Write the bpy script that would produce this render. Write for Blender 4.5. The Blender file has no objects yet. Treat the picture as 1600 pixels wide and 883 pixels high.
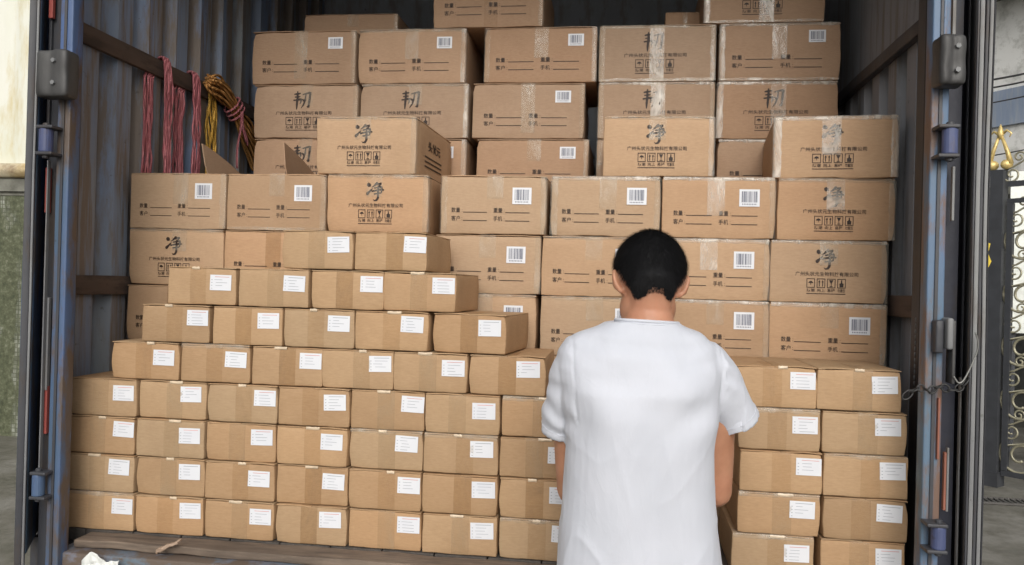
import bpy, bmesh, math, random
from mathutils.bvhtree import BVHTree
from mathutils import Vector, Matrix, noise, Quaternion
R = math.radians
rnd = random.Random(7)
scene = bpy.context.scene
C = scene.collection

# ---------------------------------------------------------------- camera
YAW, PITCH, ROLL, F = R(7.7555), R(-0.24975), R(1.51827), 1285.3
CAM = Vector((0, 0, 1.55))
fw = Vector((-math.sin(YAW)*math.cos(PITCH), math.cos(YAW)*math.cos(PITCH), -math.sin(PITCH)))
rt0 = Vector((math.cos(YAW), math.sin(YAW), 0)); up0 = rt0.cross(fw)
rt = rt0*math.cos(ROLL) + up0*math.sin(ROLL); up = -rt0*math.sin(ROLL) + up0*math.cos(ROLL)
cd = bpy.data.cameras.new('camera'); cam = bpy.data.objects.new('camera', cd); C.objects.link(cam)
cam.matrix_world = Matrix(((rt.x, up.x, -fw.x, CAM.x), (rt.y, up.y, -fw.y, CAM.y), (rt.z, up.z, -fw.z, CAM.z), (0, 0, 0, 1)))
cd.sensor_width = 36; cd.lens = F/1600*36; cd.clip_start = .05; cd.clip_end = 400
scene.camera = cam
def ray(px, py): return fw + rt*((px-800)/F) - up*((py-441.5)/F)
def atY(px, py, Y):                      # the point of the plane y = Y seen at a pixel of the photograph
    d = ray(px, py); return CAM + d*(Y/d.y)
def atD(px, py, D): return CAM + ray(px, py)*D

# ---------------------------------------------------------------- sky, sun, exposure
w = bpy.data.worlds.new('World'); scene.world = w; w.use_nodes = True
nt = w.node_tree; nt.nodes.clear()
sky = nt.nodes.new('ShaderNodeTexSky'); sky.sky_type = 'NISHITA'; sky.sun_disc = False
SUN_EL, SUN_AZ = R(31), R(172)           # azimuth clockwise from +Y
sky.sun_elevation = SUN_EL; sky.sun_rotation = SUN_AZ
sky.air_density = 1.6; sky.dust_density = 6; sky.ozone_density = 1
hs = nt.nodes.new('ShaderNodeHueSaturation'); hs.inputs['Saturation'].default_value = .22
bg = nt.nodes.new('ShaderNodeBackground'); bg.inputs['Strength'].default_value = .132
wo = nt.nodes.new('ShaderNodeOutputWorld')
nt.links.new(sky.outputs[0], hs.inputs['Color']); nt.links.new(hs.outputs[0], bg.inputs[0]); nt.links.new(bg.outputs[0], wo.inputs[0])
sd = bpy.data.lights.new('sun', 'SUN'); sd.energy = .5; sd.angle = R(35); sd.color = (1, .97, .92)
so = bpy.data.objects.new('sun', sd); C.objects.link(so)
sdir = Vector((math.sin(SUN_AZ)*math.cos(SUN_EL), math.cos(SUN_AZ)*math.cos(SUN_EL), math.sin(SUN_EL)))
so.rotation_euler = sdir.to_track_quat('Z', 'Y').to_euler()
scene.view_settings.view_transform = 'Standard'; scene.view_settings.look = 'None'
scene.view_settings.exposure = 0.07; scene.view_settings.gamma = 1
scene.render.engine = 'CYCLES'
scene.cycles.use_denoising = True
scene.cycles.max_bounces = 7; scene.cycles.transparent_max_bounces = 10

# ---------------------------------------------------------------- material helpers
class NT:
    def __init__(s, name):
        s.m = bpy.data.materials.new(name); s.m.use_nodes = True; s.t = s.m.node_tree
        s.b = s.t.nodes['Principled BSDF']; s.out = s.t.nodes['Material Output']
    def n(s, typ, **kw):
        x = s.t.nodes.new(typ)
        for k, v in kw.items():
            if k in x.inputs.keys(): x.inputs[k].default_value = v
            else: setattr(x, k, v)
        return x
    def l(s, a, b): s.t.links.new(a, b)
    def coords(s, scale=(1, 1, 1), kind='Object'):
        if kind == 'World': g = s.n('ShaderNodeNewGeometry').outputs['Position']
        else: g = s.n('ShaderNodeTexCoord').outputs[kind]
        mp = s.n('ShaderNodeMapping'); mp.inputs['Scale'].default_value = scale; s.l(g, mp.inputs[0])
        if kind == 'Object':             # every object gets its own stretch of the pattern
            oi = s.n('ShaderNodeObjectInfo'); ml = s.n('ShaderNodeMath', operation='MULTIPLY'); ml.inputs[1].default_value = 37
            s.l(oi.outputs['Random'], ml.inputs[0]); cb = s.n('ShaderNodeCombineXYZ')
            for i in range(3): s.l(ml.outputs[0], cb.inputs[i])
            s.l(cb.outputs[0], mp.inputs['Location'])
        return mp.outputs[0]
    def noise(s, scale, vec, detail=4, rough=.55, dist=0):
        x = s.n('ShaderNodeTexNoise'); x.inputs['Scale'].default_value = scale; x.inputs['Detail'].default_value = detail
        x.inputs['Roughness'].default_value = rough; x.inputs['Distortion'].default_value = dist; s.l(vec, x.inputs['Vector']); return x.outputs['Fac']
    def ramp(s, fac, stops):
        x = s.n('ShaderNodeValToRGB'); e = x.color_ramp.elements
        while len(e) < len(stops): e.new(.5)
        for el, (p, c) in zip(e, stops): el.position = p; el.color = (*c, 1) if len(c) == 3 else c
        s.l(fac, x.inputs[0]); return x.outputs[0]
    def mix(s, fac, a, b, mode='MIX'):
        x = s.n('ShaderNodeMix', data_type='RGBA', blend_type=mode)
        for sock, v in ((x.inputs[0], fac), (x.inputs[6], a), (x.inputs[7], b)):
            if hasattr(v, 'is_linked'): s.l(v, sock)
            elif isinstance(v, (int, float)): sock.default_value = v
            else: sock.default_value = (*v, 1)
        return x.outputs[2]
    def bump(s, h, strength=.3, dist=.002, prev=None):
        x = s.n('ShaderNodeBump'); x.inputs['Strength'].default_value = strength; x.inputs['Distance'].default_value = dist
        s.l(h, x.inputs['Height'])
        if prev: s.l(prev, x.inputs['Normal'])
        return x.outputs[0]
    def done(s, col=None, rough=None, nrm=None, **kw):
        if col is not None:
            if hasattr(col, 'is_linked'): s.l(col, s.b.inputs['Base Color'])
            else: s.b.inputs['Base Color'].default_value = (*col, 1)
        if rough is not None:
            if hasattr(rough, 'is_linked'): s.l(rough, s.b.inputs['Roughness'])
            else: s.b.inputs['Roughness'].default_value = rough
        if nrm is not None: s.l(nrm, s.b.inputs['Normal'])
        for k, v in kw.items(): s.b.inputs[k.replace('_', ' ')].default_value = v
        return s.m

def m_card(name, c0, c1, c2):
    s = NT(name); v = s.coords((1, 1, 1)); oi = s.n('ShaderNodeObjectInfo')
    big = s.noise(5, v, 3); fib = s.noise(60, s.coords((1, 1, 5)), 5, .7); flute = s.noise(1, s.coords((170, 4, 2)), 2)
    base = s.ramp(big, [(.3, c0), (.5, c1), (.72, c2)])
    base = s.mix(.22, base, s.ramp(fib, [(.3, (.3, .19, .1)), (.7, (.62, .45, .28))]))
    hue = s.ramp(oi.outputs['Random'], [(0, (.86, .84, .82)), (.3, (1.05, .97, .90)), (.6, (.94, .97, 1.0)), (1, (1.10, 1.05, 1.0))])
    base = s.mix(1, base, hue, 'MULTIPLY')
    stain = s.ramp(s.noise(9, v, 6, .65), [(.62, (0, 0, 0)), (.78, (1, 1, 1))])
    base = s.mix(s.mix(.25, (0, 0, 0), stain), base, (.27, .17, .1))
    nrm = s.bump(flute, .25, .0008); nrm = s.bump(s.noise(14, v, 4), .35, .006, nrm)
    return s.done(base, .68, nrm, Specular_IOR_Level=.3)
CARD = m_card('cardboard_light', (.355, .232, .132), (.405, .272, .158), (.385, .252, .142))
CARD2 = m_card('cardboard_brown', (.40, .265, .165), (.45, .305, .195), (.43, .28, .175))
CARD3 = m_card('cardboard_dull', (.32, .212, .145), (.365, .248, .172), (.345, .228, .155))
def m_ink():
    s = NT('brown_ink'); v = s.coords(); n = s.noise(220, v, 3)
    return s.done(s.ramp(n, [(.35, (.018, .009, .006)), (.8, (.05, .028, .018))]), .6)
INK = m_ink()
def m_paper():
    s = NT('label_paper'); v = s.coords()
    return s.done(s.ramp(s.noise(8, v), [(.3, (.66, .68, .73)), (.7, (.72, .735, .77))]), .45, s.bump(s.noise(20, v), .2, .002))
PAPER = m_paper()
def m_flat(name, c, rough=.6, var=.15, scale=12, **kw):
    s = NT(name); v = s.coords(); n = s.noise(scale, v, 5)
    a = tuple(x*(1-var) for x in c); b = tuple(min(1, x*(1+var)) for x in c)
    return s.done(s.ramp(n, [(.3, a), (.7, b)]), rough, s.bump(s.noise(scale*3, v), .25, .002), **kw)
GREYINK = m_flat('grey_label_ink', (.33, .35, .40)); BARINK = m_flat('barcode_ink', (.08, .09, .14))
PINKINK = m_flat('red_label_ink', (.62, .30, .30))
def m_tape(name, tint, milk, rough, amount=.5):
    s = NT(name); v = s.coords((1, 1, 1)); t = s.t
    s.b.inputs['Base Color'].default_value = (*milk, 1); s.b.inputs['Roughness'].default_value = rough
    s.b.inputs['Specular IOR Level'].default_value = .7
    nm = s.bump(s.noise(22, s.coords((1, 1, .5)), 3, .55), .35, .005); s.l(nm, s.b.inputs['Normal'])
    tr = s.n('ShaderNodeBsdfTransparent'); tr.inputs[0].default_value = (*tint, 1)
    mx = s.n('ShaderNodeMixShader'); f = s.ramp(s.noise(14, s.coords((1, 1, .4)), 5, .65, .8), [(.32, (amount*.4,)*3), (.52, (amount,)*3), (.68, (min(1, amount*2.2),)*3)])  # pale streaks paint the tape's shine, along with its milky film
    s.l(f, mx.inputs[0]); s.l(tr.outputs[0], mx.inputs[1]); s.l(s.b.outputs[0], mx.inputs[2]); s.l(mx.outputs[0], s.out.inputs[0])
    return s.m
TAPE = m_tape('tan_tape', (.968, .95, .92), (.46, .32, .20), .28, .08)
TAPES3 = [TAPE, m_tape('brown_tape', (.93, .90, .85), (.40, .27, .16), .36, .14), m_tape('light_tape', (.96, .95, .93), (.56, .43, .28), .26, .16)]
CLEAR = m_tape('clear_tape', (.97, .96, .93), (.74, .68, .58), .12, .17)
MILK_SHEEN = m_tape('milky_tape', (.975, .96, .93), (.84, .79, .71), .14, .30)  # whitish film with wrinkle highlights put into the colour
def m_paint(name, a, b, rust, amt=.5, rough=.5, stretch=(3, 3, .8)):
    s = NT(name); v = s.coords(stretch, 'World')
    base = s.ramp(s.noise(2.2, v, 5), [(.35, a), (.65, b)])
    d = s.ramp(s.noise(5, v, 8, .68), [(.58-amt*.2, (0, 0, 0)), (.62-amt*.2+.08, (1, 1, 1))])
    base = s.mix(d, base, rust)
    spots = s.ramp(s.noise(38, s.coords((1, 1, 1), 'World'), 4, .6), [(.66, (0, 0, 0)), (.72, (1, 1, 1))])
    base = s.mix(s.mix(.5, (0, 0, 0), spots), base, tuple(x*.45 for x in rust))
    return s.done(base, rough, s.bump(s.noise(30, s.coords((1, 1, 1), 'World'), 5), .4, .003))
POST = m_paint('worn_blue_paint', (.06, .10, .15), (.07, .12, .27), (.095, .07, .055), .6)
POSTR = m_paint('worn_pale_blue_paint', (.095, .155, .19), (.11, .175, .30), (.16, .10, .075), .6)
WALLP = m_paint('dirty_blue_wall_paint', (.25, .275, .30), (.20, .28, .46), (.20, .165, .14), .7, .6, (1.5, 4.5, .35))
WALLR = m_paint('sooty_wall_paint', (.22, .23, .25), (.25, .265, .30), (.17, .16, .155), .4, .6, (1.5, 4.5, .35))
STEEL = m_paint('dark_steel', (.035, .037, .045), (.06, .062, .07), (.05, .04, .035), .4)
RAIL = m_paint('rusty_rail', (.075, .052, .042), (.115, .082, .065), (.05, .036, .03), .4, .7, (3, 1, 6))
SILVER = m_paint('door_edge_trim', (.15, .155, .165), (.24, .245, .245), (.16, .15, .14), .2)
RUBBER = m_flat('black_rubber', (.022, .023, .028), .7)
CASING = m_paint('grey_buffer', (.03, .03, .032), (.07, .07, .068), (.025, .024, .024), .5)
HINGE = m_paint('hinge_blue', (.045, .06, .14), (.085, .105, .21), (.09, .07, .07), .2)
REDP = m_flat('faded_red_paint', (.28, .06, .05)); ORP = m_flat('dull_orange_paint', (.26, .10, .065)); 
BEAM = m_paint('rear_beam_paint', (.09, .15, .19), (.17, .17, .21), (.12, .09, .07), .9, .7, (2.5, 2, 5))
def m_wood(name, a, b, stretch):
    s = NT(name); v = s.coords(stretch, 'World')
    n = s.noise(6, v, 8, .7, .6)
    g = s.ramp(n, [(.3, a), (.55, b), (.75, tuple(x*1.3 for x in b))])
    g = s.mix(s.ramp(s.noise(3, s.coords((1, 1, 1), 'World'), 5), [(.5, (0, 0, 0)), (.7, (.7, .7, .7))]), g, tuple(x*.5 for x in a))
    return s.done(g, .85, s.bump(n, .7, .004))
WOOD = m_wood('weathered_deck_wood', (.07, .055, .045), (.19, .145, .11), (.8, 8, 8))
WOODY = m_wood('deck_floor_wood', (.04, .036, .034), (.08, .07, .062), (8, .8, 8))
PLANKW = m_wood('splintered_wood', (.25, .17, .12), (.42, .31, .23), (2, 8, 8))

# ---------------------------------------------------------------- mesh helpers
class MB:
    def __init__(s): s.v = []; s.f = []; s.mi = []
    def add(s, vs, fs, mi=0):
        o = len(s.v); s.v += [tuple(x) for x in vs]; s.f += [tuple(i+o for i in f) for f in fs]; s.mi += [mi]*len(fs)
    def box(s, x0, x1, y0, y1, z0, z1, mi=0, M=None):
        v = [Vector((x, y, z)) for z in (z0, z1) for y in (y0, y1) for x in (x0, x1)]
        if M: v = [M @ p for p in v]
        s.add(v, [(0, 2, 3, 1), (4, 5, 7, 6), (0, 1, 5, 4), (2, 6, 7, 3), (0, 4, 6, 2), (1, 3, 7, 5)], mi)
    def bar(s, p, q, hw, hh, mi=0, side=None):
        p, q = Vector(p), Vector(q); d = (q-p).normalized(); a = side or (Vector((0, 0, 1)) if abs(d.z) < .9 else Vector((0, 1, 0)))
        e1 = d.cross(a).normalized(); e2 = d.cross(e1)
        v = [c + e1*i*hw + e2*j*hh for c in (p, q) for j in (-1, 1) for i in (-1, 1)]
        s.add(v, [(0, 2, 3, 1), (4, 5, 7, 6), (0, 1, 5, 4), (2, 6, 7, 3), (0, 4, 6, 2), (1, 3, 7, 5)], mi)
    def tube(s, pts, r, n=8, mi=0, cap=True):
        pts = [Vector(p) for p in pts]; N = len(pts); rr = r if isinstance(r, (list, tuple)) else [r]*N
        t = [(pts[min(i+1, N-1)]-pts[max(i-1, 0)]).normalized() for i in range(N)]
        a = t[0].orthogonal().normalized(); vs = []
        for i in range(N):
            a = (a - t[i]*a.dot(t[i])); a = a.normalized() if a.length > 1e-6 else t[i].orthogonal().normalized()
            b = t[i].cross(a)
            vs += [pts[i] + (a*math.cos(2*math.pi*k/n)+b*math.sin(2*math.pi*k/n))*rr[i] for k in range(n)]
        fs = [(i*n+k, i*n+(k+1) % n, (i+1)*n+(k+1) % n, (i+1)*n+k) for i in range(N-1) for k in range(n)]
        if cap: fs += [tuple(reversed(range(n))), tuple((N-1)*n+k for k in range(n))]
        s.add(vs, fs, mi)
    def grid(s, fn, nu, nv, mi=0):
        vs = [fn(i/nu, j/nv) for j in range(nv+1) for i in range(nu+1)]
        s.add(vs, [(j*(nu+1)+i, j*(nu+1)+i+1, (j+1)*(nu+1)+i+1, (j+1)*(nu+1)+i) for j in range(nv) for i in range(nu)], mi)
    def mesh(s, name, mats, smooth=False):
        me = bpy.data.meshes.new(name); me.from_pydata(s.v, [], s.f)
        for m in (mats if isinstance(mats, (list, tuple)) else [mats]): me.materials.append(m)
        me.polygons.foreach_set('material_index', s.mi)
        me.polygons.foreach_set('use_smooth', [smooth]*len(s.f)); me.update(); return me
    def build(s, name, mats, parent=None, smooth=False):
        return link(name, s.mesh(name, mats, smooth), parent)
def link(name, me, parent=None, loc=None):
    o = bpy.data.objects.new(name, me); C.objects.link(o)
    if parent: o.parent = parent
    if loc: o.location = loc
    return o
def tag(o, label=None, cat=None, group=None, kind=None):
    if label: o['label'] = label
    if cat: o['category'] = cat
    if group: o['group'] = group
    if kind: o['kind'] = kind
    return o
def thing(name, label, cat, loc=(0, 0, 0), rz=0, group=None):
    o = bpy.data.objects.new(name, None); C.objects.link(o); o.location = loc; o.rotation_euler = (0, 0, rz)
    o.empty_display_size = .05
    return tag(o, label, cat, group)
def rbox(mb, x0, x1, y0, y1, z0, z1, r, cuts=(3, 3, 3), warp=None, mi=0):
    """box with rounded edges, shared grid so it can be dented"""
    lo = (x0, y0, z0); hi = (x1, y1, z1); ax = []
    for a in range(3):
        n = cuts[a]; L = [lo[a], lo[a]+.35*r, lo[a]+r] + [lo[a]+r+(hi[a]-lo[a]-2*r)*k/(n+1) for k in range(1, n+1)] + [hi[a]-r, hi[a]-.35*r, hi[a]]
        ax.append(L)
    idx = {}; vs = []
    def vid(i, j, k):
        if (i, j, k) not in idx:
            p = Vector((ax[0][i], ax[1][j], ax[2][k]))
            c = Vector([min(max(p[a], lo[a]+r), hi[a]-r) for a in range(3)]); d = p-c
            if d.length > 1e-9: p = c + d.normalized()*r
            if warp: p = warp(p)
            idx[(i, j, k)] = len(vs); vs.append(p)
        return idx[(i, j, k)]
    n = [len(a)-1 for a in ax]; fs = []
    for k, flip in ((0, 1), (n[2], 0)):
        for i in range(n[0]):
            for j in range(n[1]):
                f = (vid(i, j, k), vid(i+1, j, k), vid(i+1, j+1, k), vid(i, j+1, k)); fs.append(f[::-1] if flip else f)
    for j, flip in ((0, 0), (n[1], 1)):
        for i in range(n[0]):
            for k in range(n[2]):
                f = (vid(i, j, k), vid(i+1, j, k), vid(i+1, j, k+1), vid(i, j, k+1)); fs.append(f[::-1] if flip else f)
    for i, flip in ((0, 1), (n[0], 0)):
        for j in range(n[1]):
            for k in range(n[2]):
                f = (vid(i, j, k), vid(i, j+1, k), vid(i, j+1, k+1), vid(i, j, k+1)); fs.append(f[::-1] if flip else f)
    mb.add(vs, fs, mi)
DG = bpy.context.evaluated_depsgraph_get()
def text_tris(txt, size, bold=0.0, sx=1.0, align='LEFT'):
    c = bpy.data.curves.new('print', 'FONT'); c.body = txt; c.size = 1; c.resolution_u = 5; c.offset = bold/size; c.align_x = align; c.align_y = 'CENTER'
    o = bpy.data.objects.new('print', c); C.objects.link(o); dg = bpy.context.evaluated_depsgraph_get()
    me = bpy.data.meshes.new_from_object(o.evaluated_get(dg))
    vs = [(v.co.x*sx*size, v.co.y*size) for v in me.vertices]; fs = [tuple(p.vertices) for p in me.polygons]
    bpy.data.objects.remove(o); bpy.data.meshes.remove(me); return vs, fs
_tc = {}
def put_text(mb, txt, x, z, size, surf, bold=0, sx=1.0, align='LEFT', width=None):
    key = (txt, round(size, 5), bold, align)
    if key not in _tc: _tc[key] = text_tris(txt, size, bold, 1, align)
    vs, fs = _tc[key]
    k = sx
    if width: k = width/(max(v[0] for v in vs)-min(v[0] for v in vs))
    mb.add([surf(x+v[0]*k, z+v[1]) for v in vs], fs)
def rect(mb, x0, x1, z0, z1, surf, mi=0, n=1):
    mb.grid(lambda u, v: surf(x0+(x1-x0)*u, z0+(z1-z0)*v), n, 1, mi)

# ---------------------------------------------------------------- cartons
def bulge(x, z, wd, h, a=.0022):
    return a*math.cos(math.pi*max(-.5, min(.5, x/wd)))*math.cos(math.pi*max(-.5, min(.5, z/h-.5)))
def body_mesh(name, wd, d, h, mat, seed, crush=.0025):
    rr = random.Random(seed); off = Vector((rr.random()*50, rr.random()*50, rr.random()*50))
    cor = [(Vector((sx*wd/2, y, z)), rr.uniform(.3, 1)*crush*1.8) for sx in (-1, 1) for y in (0, d) for z in (0, h) if rr.random() < .6]
    def warp(p):
        q = p.copy(); ctr = Vector((0, d/2, h/2))
        if p.y < .01: q.y -= bulge(p.x, p.z, wd, h)
        if abs(p.x) > wd/2-.01: q.x += math.copysign(.0012, p.x)*math.cos(math.pi*(p.z/h-.5))
        edge = (abs(p.x) > wd/2-.012)+(p.y < .012 or p.y > d-.012)+(p.z < .012 or p.z > h-.012)
        if edge >= 2:
            nn = noise.noise_vector(p*22+off)*crush*.55; q += nn
        for c, k in cor:
            dd = (p-c).length
            if dd < .035: q += (ctr-c).normalized()*k*(1-dd/.035)
        return q
    mb = MB(); rbox(mb, -wd/2, wd/2, 0, d, 0, h, .0035, (9, 5, 6), warp)
    return mb.mesh(name, mat, True)
def flap_mesh(name, x0, x1, d, z, th, mat, seed, arch):
    rr = random.Random(seed); off = rr.random()*90
    def warp(p):
        u = (p.x-x0)/(x1-x0)
        return Vector((p.x, p.y-.0005+.0012*noise.noise(Vector((p.x*30, off, 0))), p.z+arch*math.sin(math.pi*u)*(1 if p.y < .02 else .5)+.0006*noise.noise(Vector((p.x*25, p.y*8, off)))))
    mb = MB(); rbox(mb, x0, x1, 0, d, z, z+th, .0008, (6, 2, 0), warp)
    return mb.mesh(name, mat, True)
def tape_mesh(name, x0, x1, z0, wd, h, htop, back, mat, crink, seed, n=5):
    off = random.Random(seed).random()*80
    path = [(0, z0+(h-z0)*k/9) for k in range(10)] + [(.0035, htop)] + [(.004+back*k/3, htop+.0004) for k in range(1, 4)]
    L = len(path)-1
    def fn(u, v):
        i = min(int(v*L+1e-6), L-1); t = v*L-i; y = path[i][0]+(path[i+1][0]-path[i][0])*t; z = path[i][1]+(path[i+1][1]-path[i][1])*t
        x = x0+(x1-x0)*u; c = crink*(.5+.5*noise.noise(Vector((x*70, z*45, off)))) if v*L > .01 else 0
        if z <= h and y < .001: return (x, -bulge(x, z, wd, h)-.0009-c, z)
        return (x+.001*noise.noise(Vector((y*60, x*9, off))), y-.0005-c*(y < .004), z+.0007+c*.6)
    mb = MB(); mb.grid(fn, n, L*2 if crink > 0 else L); return mb.mesh(name, mat, True)
def edge_tape_mesh(name, which, wd, d, h, htop, mat, seed, amp=.0022, a=.019, b=.03):
    """crinkled tape folded over one edge of a carton"""
    off = random.Random(seed).random()*80; rr = random.Random(seed+5); a *= rr.uniform(.8, 1.2)
    ns = 26
    def fn(u, v):
        s = u*2-1; c = amp*(.25+.75*abs(noise.noise(Vector((u*6+off, v*11+3, off)))))*1.4; 
        rag = .004*noise.noise(Vector((v*9, off, 4)))
        if which in 'RL':
            sg = 1 if which == 'R' else -1; z = .002+(htop-.004)*v
            if s < 0: x = wd/2+(s*(a+rag)); return (sg*x, -bulge(x, z, wd, h)-.0008-c*(1 if s > -.95 else .1), z)
            return (sg*(wd/2+.0022+c*.8), s*b-.0008, z)
        x = (-.5+v)*wd*.985
        if which == 'T':
            if s < 0: z = htop-.001+s*(a*.62+rag); return (x, -bulge(x, z, wd, h)-.0009-c*(1 if s > -.95 else .1), z)
            return (x, s*b-.001, htop+.0007+c*.6)
        z = .001+max(0, -s)*(a*.5+rag)
        return (x, -bulge(x, z, wd, h)-.0009-c, z)
    mb = MB(); mb.grid(fn, 8, ns); return mb.mesh(name, mat, True)
def surf_of(wd, h, eps): return lambda x, z: (x, -bulge(x, z, wd, h)-eps, z)

def label_meshes(wd, h, seed):
    """white shipping label with faint print; local to the carton front"""
    rr = random.Random(seed); lw, lh = .063, .044
    x0 = wd*(.155+rr.uniform(-.045, .04)); z0 = h*(.45+rr.uniform(-.055, .05)); a = rr.uniform(-.04, .04)
    def rot(x, z): 
        cx, cz = x0+lw/2, z0+lh/2; dx, dz = x-cx, z-cz
        return cx+dx*math.cos(a)-dz*math.sin(a), cz+dx*math.sin(a)+dz*math.cos(a)
    sf = surf_of(wd, h, .0016); s2 = surf_of(wd, h, .0019)
    S = lambda x, z: sf(*rot(x, z)); S2 = lambda x, z: s2(*rot(x, z))
    mb = MB(); rect(mb, x0, x0+lw, z0, z0+lh, S, 0, 4)
    lab = mb.mesh('shipping_label', PAPER)
    mb = MB(); t = z0+lh
    rect(mb, x0+.014, x0+lw-.006, t-.0065, t-.005, S2, 1 if rr.random() < .4 else 0, 2)
    for k in range(4):
        zz = t-.013-k*.0082
        rect(mb, x0+.004, x0+.0075, zz-.0018, zz, S2, 0)
        if k < 3 or rr.random() < .5:
            st = x0+.012+rr.uniform(0, .006); rect(mb, st, min(x0+lw-.005, st+rr.uniform(.015, .038)), zz-.0013, zz-.0002, S2, 0, 2)
    return lab, mb.mesh('label_print', [GREYINK, PINKINK])
def barcode_meshes(wd, h, fx0, fx1, fz0, fz1, seed):
    rr = random.Random(seed); x0, x1 = -wd/2+fx0*wd, -wd/2+fx1*wd; z0, z1 = h*(1-fz1), h*(1-fz0)
    S, S2 = surf_of(wd, h, .0022), surf_of(wd, h, .0026)
    mb = MB(); rect(mb, x0, x1, z0, z1, S, 0, 3); lab = mb.mesh('barcode_label', PAPER)
    mb = MB(); L = x1-x0; x = x0+L*.12
    while x < x1-L*.12:
        b = L*rr.choice((.012, .018, .03, .045)); rect(mb, x, min(x+b, x1-L*.1), z0+(z1-z0)*.24, z1-(z1-z0)*.12, S2); x += b+L*rr.choice((.014, .02, .035))
    for k in range(9): rect(mb, x0+L*(.15+.08*k), x0+L*(.19+.08*k), z0+(z1-z0)*.1, z0+(z1-z0)*.17, S2)
    return lab, mb.mesh('barcode', BARINK)
def form_print(wd, h):
    S = surf_of(wd, h, .0013); mb = MB(); X = lambda f: -wd/2+f*wd; Z = lambda f: h*(1-f)
    for (c, tx) in ((.10, ('数量', '客户')), (.505, ('重量', '手机'))):
        for k, t in enumerate(tx):
            z = Z(.59+.145*k); sz = h*.092
            put_text(mb, t, X(c), z, sz, S, .00012, width=wd*.085)
            rect(mb, X(c+.103), X(c+.107), z+h*.010, z+h*.020, S); rect(mb, X(c+.103), X(c+.107), z-h*.025, z-h*.015, S)
            rect(mb, X(c+.115), X(c+.345), z-h*.036, z-h*.024, S, 0, 6)
    return mb.mesh('order_form_print', INK)
def brush(mb, strokes, x, z, size, surf):
    for st in strokes:
        P = [Vector((a, b, 0)) for a, b, _ in st]; W = [c for _, _, c in st]
        Q = []; WW = []
        for i in range(len(P)-1):
            for k in range(4): Q.append(P[i].lerp(P[i+1], k/4)); WW.append(W[i]+(W[i+1]-W[i])*k/4)
        Q.append(P[-1]); WW.append(W[-1]); vs = []
        for i in range(len(Q)):
            d = (Q[min(i+1, len(Q)-1)]-Q[max(i-1, 0)]).normalized(); n = Vector((-d.y, d.x, 0))
            j = 1+.25*noise.noise(Vector((i*.9, st[0][0]*9, st[0][1]*7)))
            for sg in (-1, 1):
                q = Q[i]+n*WW[i]*.70*sg*j; vs.append(surf(x+q.x*size, z+q.y*size))
        mb.add(vs, [(2*i, 2*i+2, 2*i+3, 2*i+1) for i in range(len(Q)-1)])
JING = [[(.06, .90, .05), (.12, .88, .15), (.22, .82, .13), (.27, .78, .03)],
        [(.03, .33, .04), (.08, .36, .12), (.22, .50, .08), (.38, .66, .03)],
        [(.66, 1.0, .04), (.60, .95, .09), (.48, .82, .07), (.34, .72, .02)],
        [(.52, .86, .05), (.70, .91, .07), (.84, .93, .08), (.78, .84, .06), (.70, .76, .03)],
        [(.46, .68, .05), (.70, .72, .06), (.88, .75, .08), (.90, .60, .07), (.86, .42, .05)],
        [(.32, .50, .06), (.60, .56, .06), (.86, .60, .08), (1.02, .58, .05)],
        [(.46, .36, .05), (.66, .39, .06), (.86, .42, .05)],
        [(.68, .82, .04), (.69, .5, .09), (.69, .16, .09), (.62, .03, .08), (.50, .0, .05), (.42, .07, .01)]]
REN = [[(.04, .84, .06), (.24, .87, .07), (.44, .90, .05)], [(.08, .67, .05), (.26, .69, .06), (.42, .71, .05)],
       [(.0, .48, .06), (.22, .51, .07), (.46, .55, .09), (.46, .38, .06), (.40, .26, .02)],
       [(.25, 1.02, .05), (.25, .6, .10), (.22, .25, .09), (.21, -.05, .04)],
       [(.56, .82, .05), (.78, .88, .07), (1.02, .93, .11), (.98, .5, .10), (.93, .08, .09), (.82, .14, .02)],
       [(.76, .85, .05), (.72, .5, .08), (.62, .22, .06), (.48, .02, .02)], [(.54, .56, .04), (.62, .48, .09), (.70, .40, .04)]]
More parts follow.
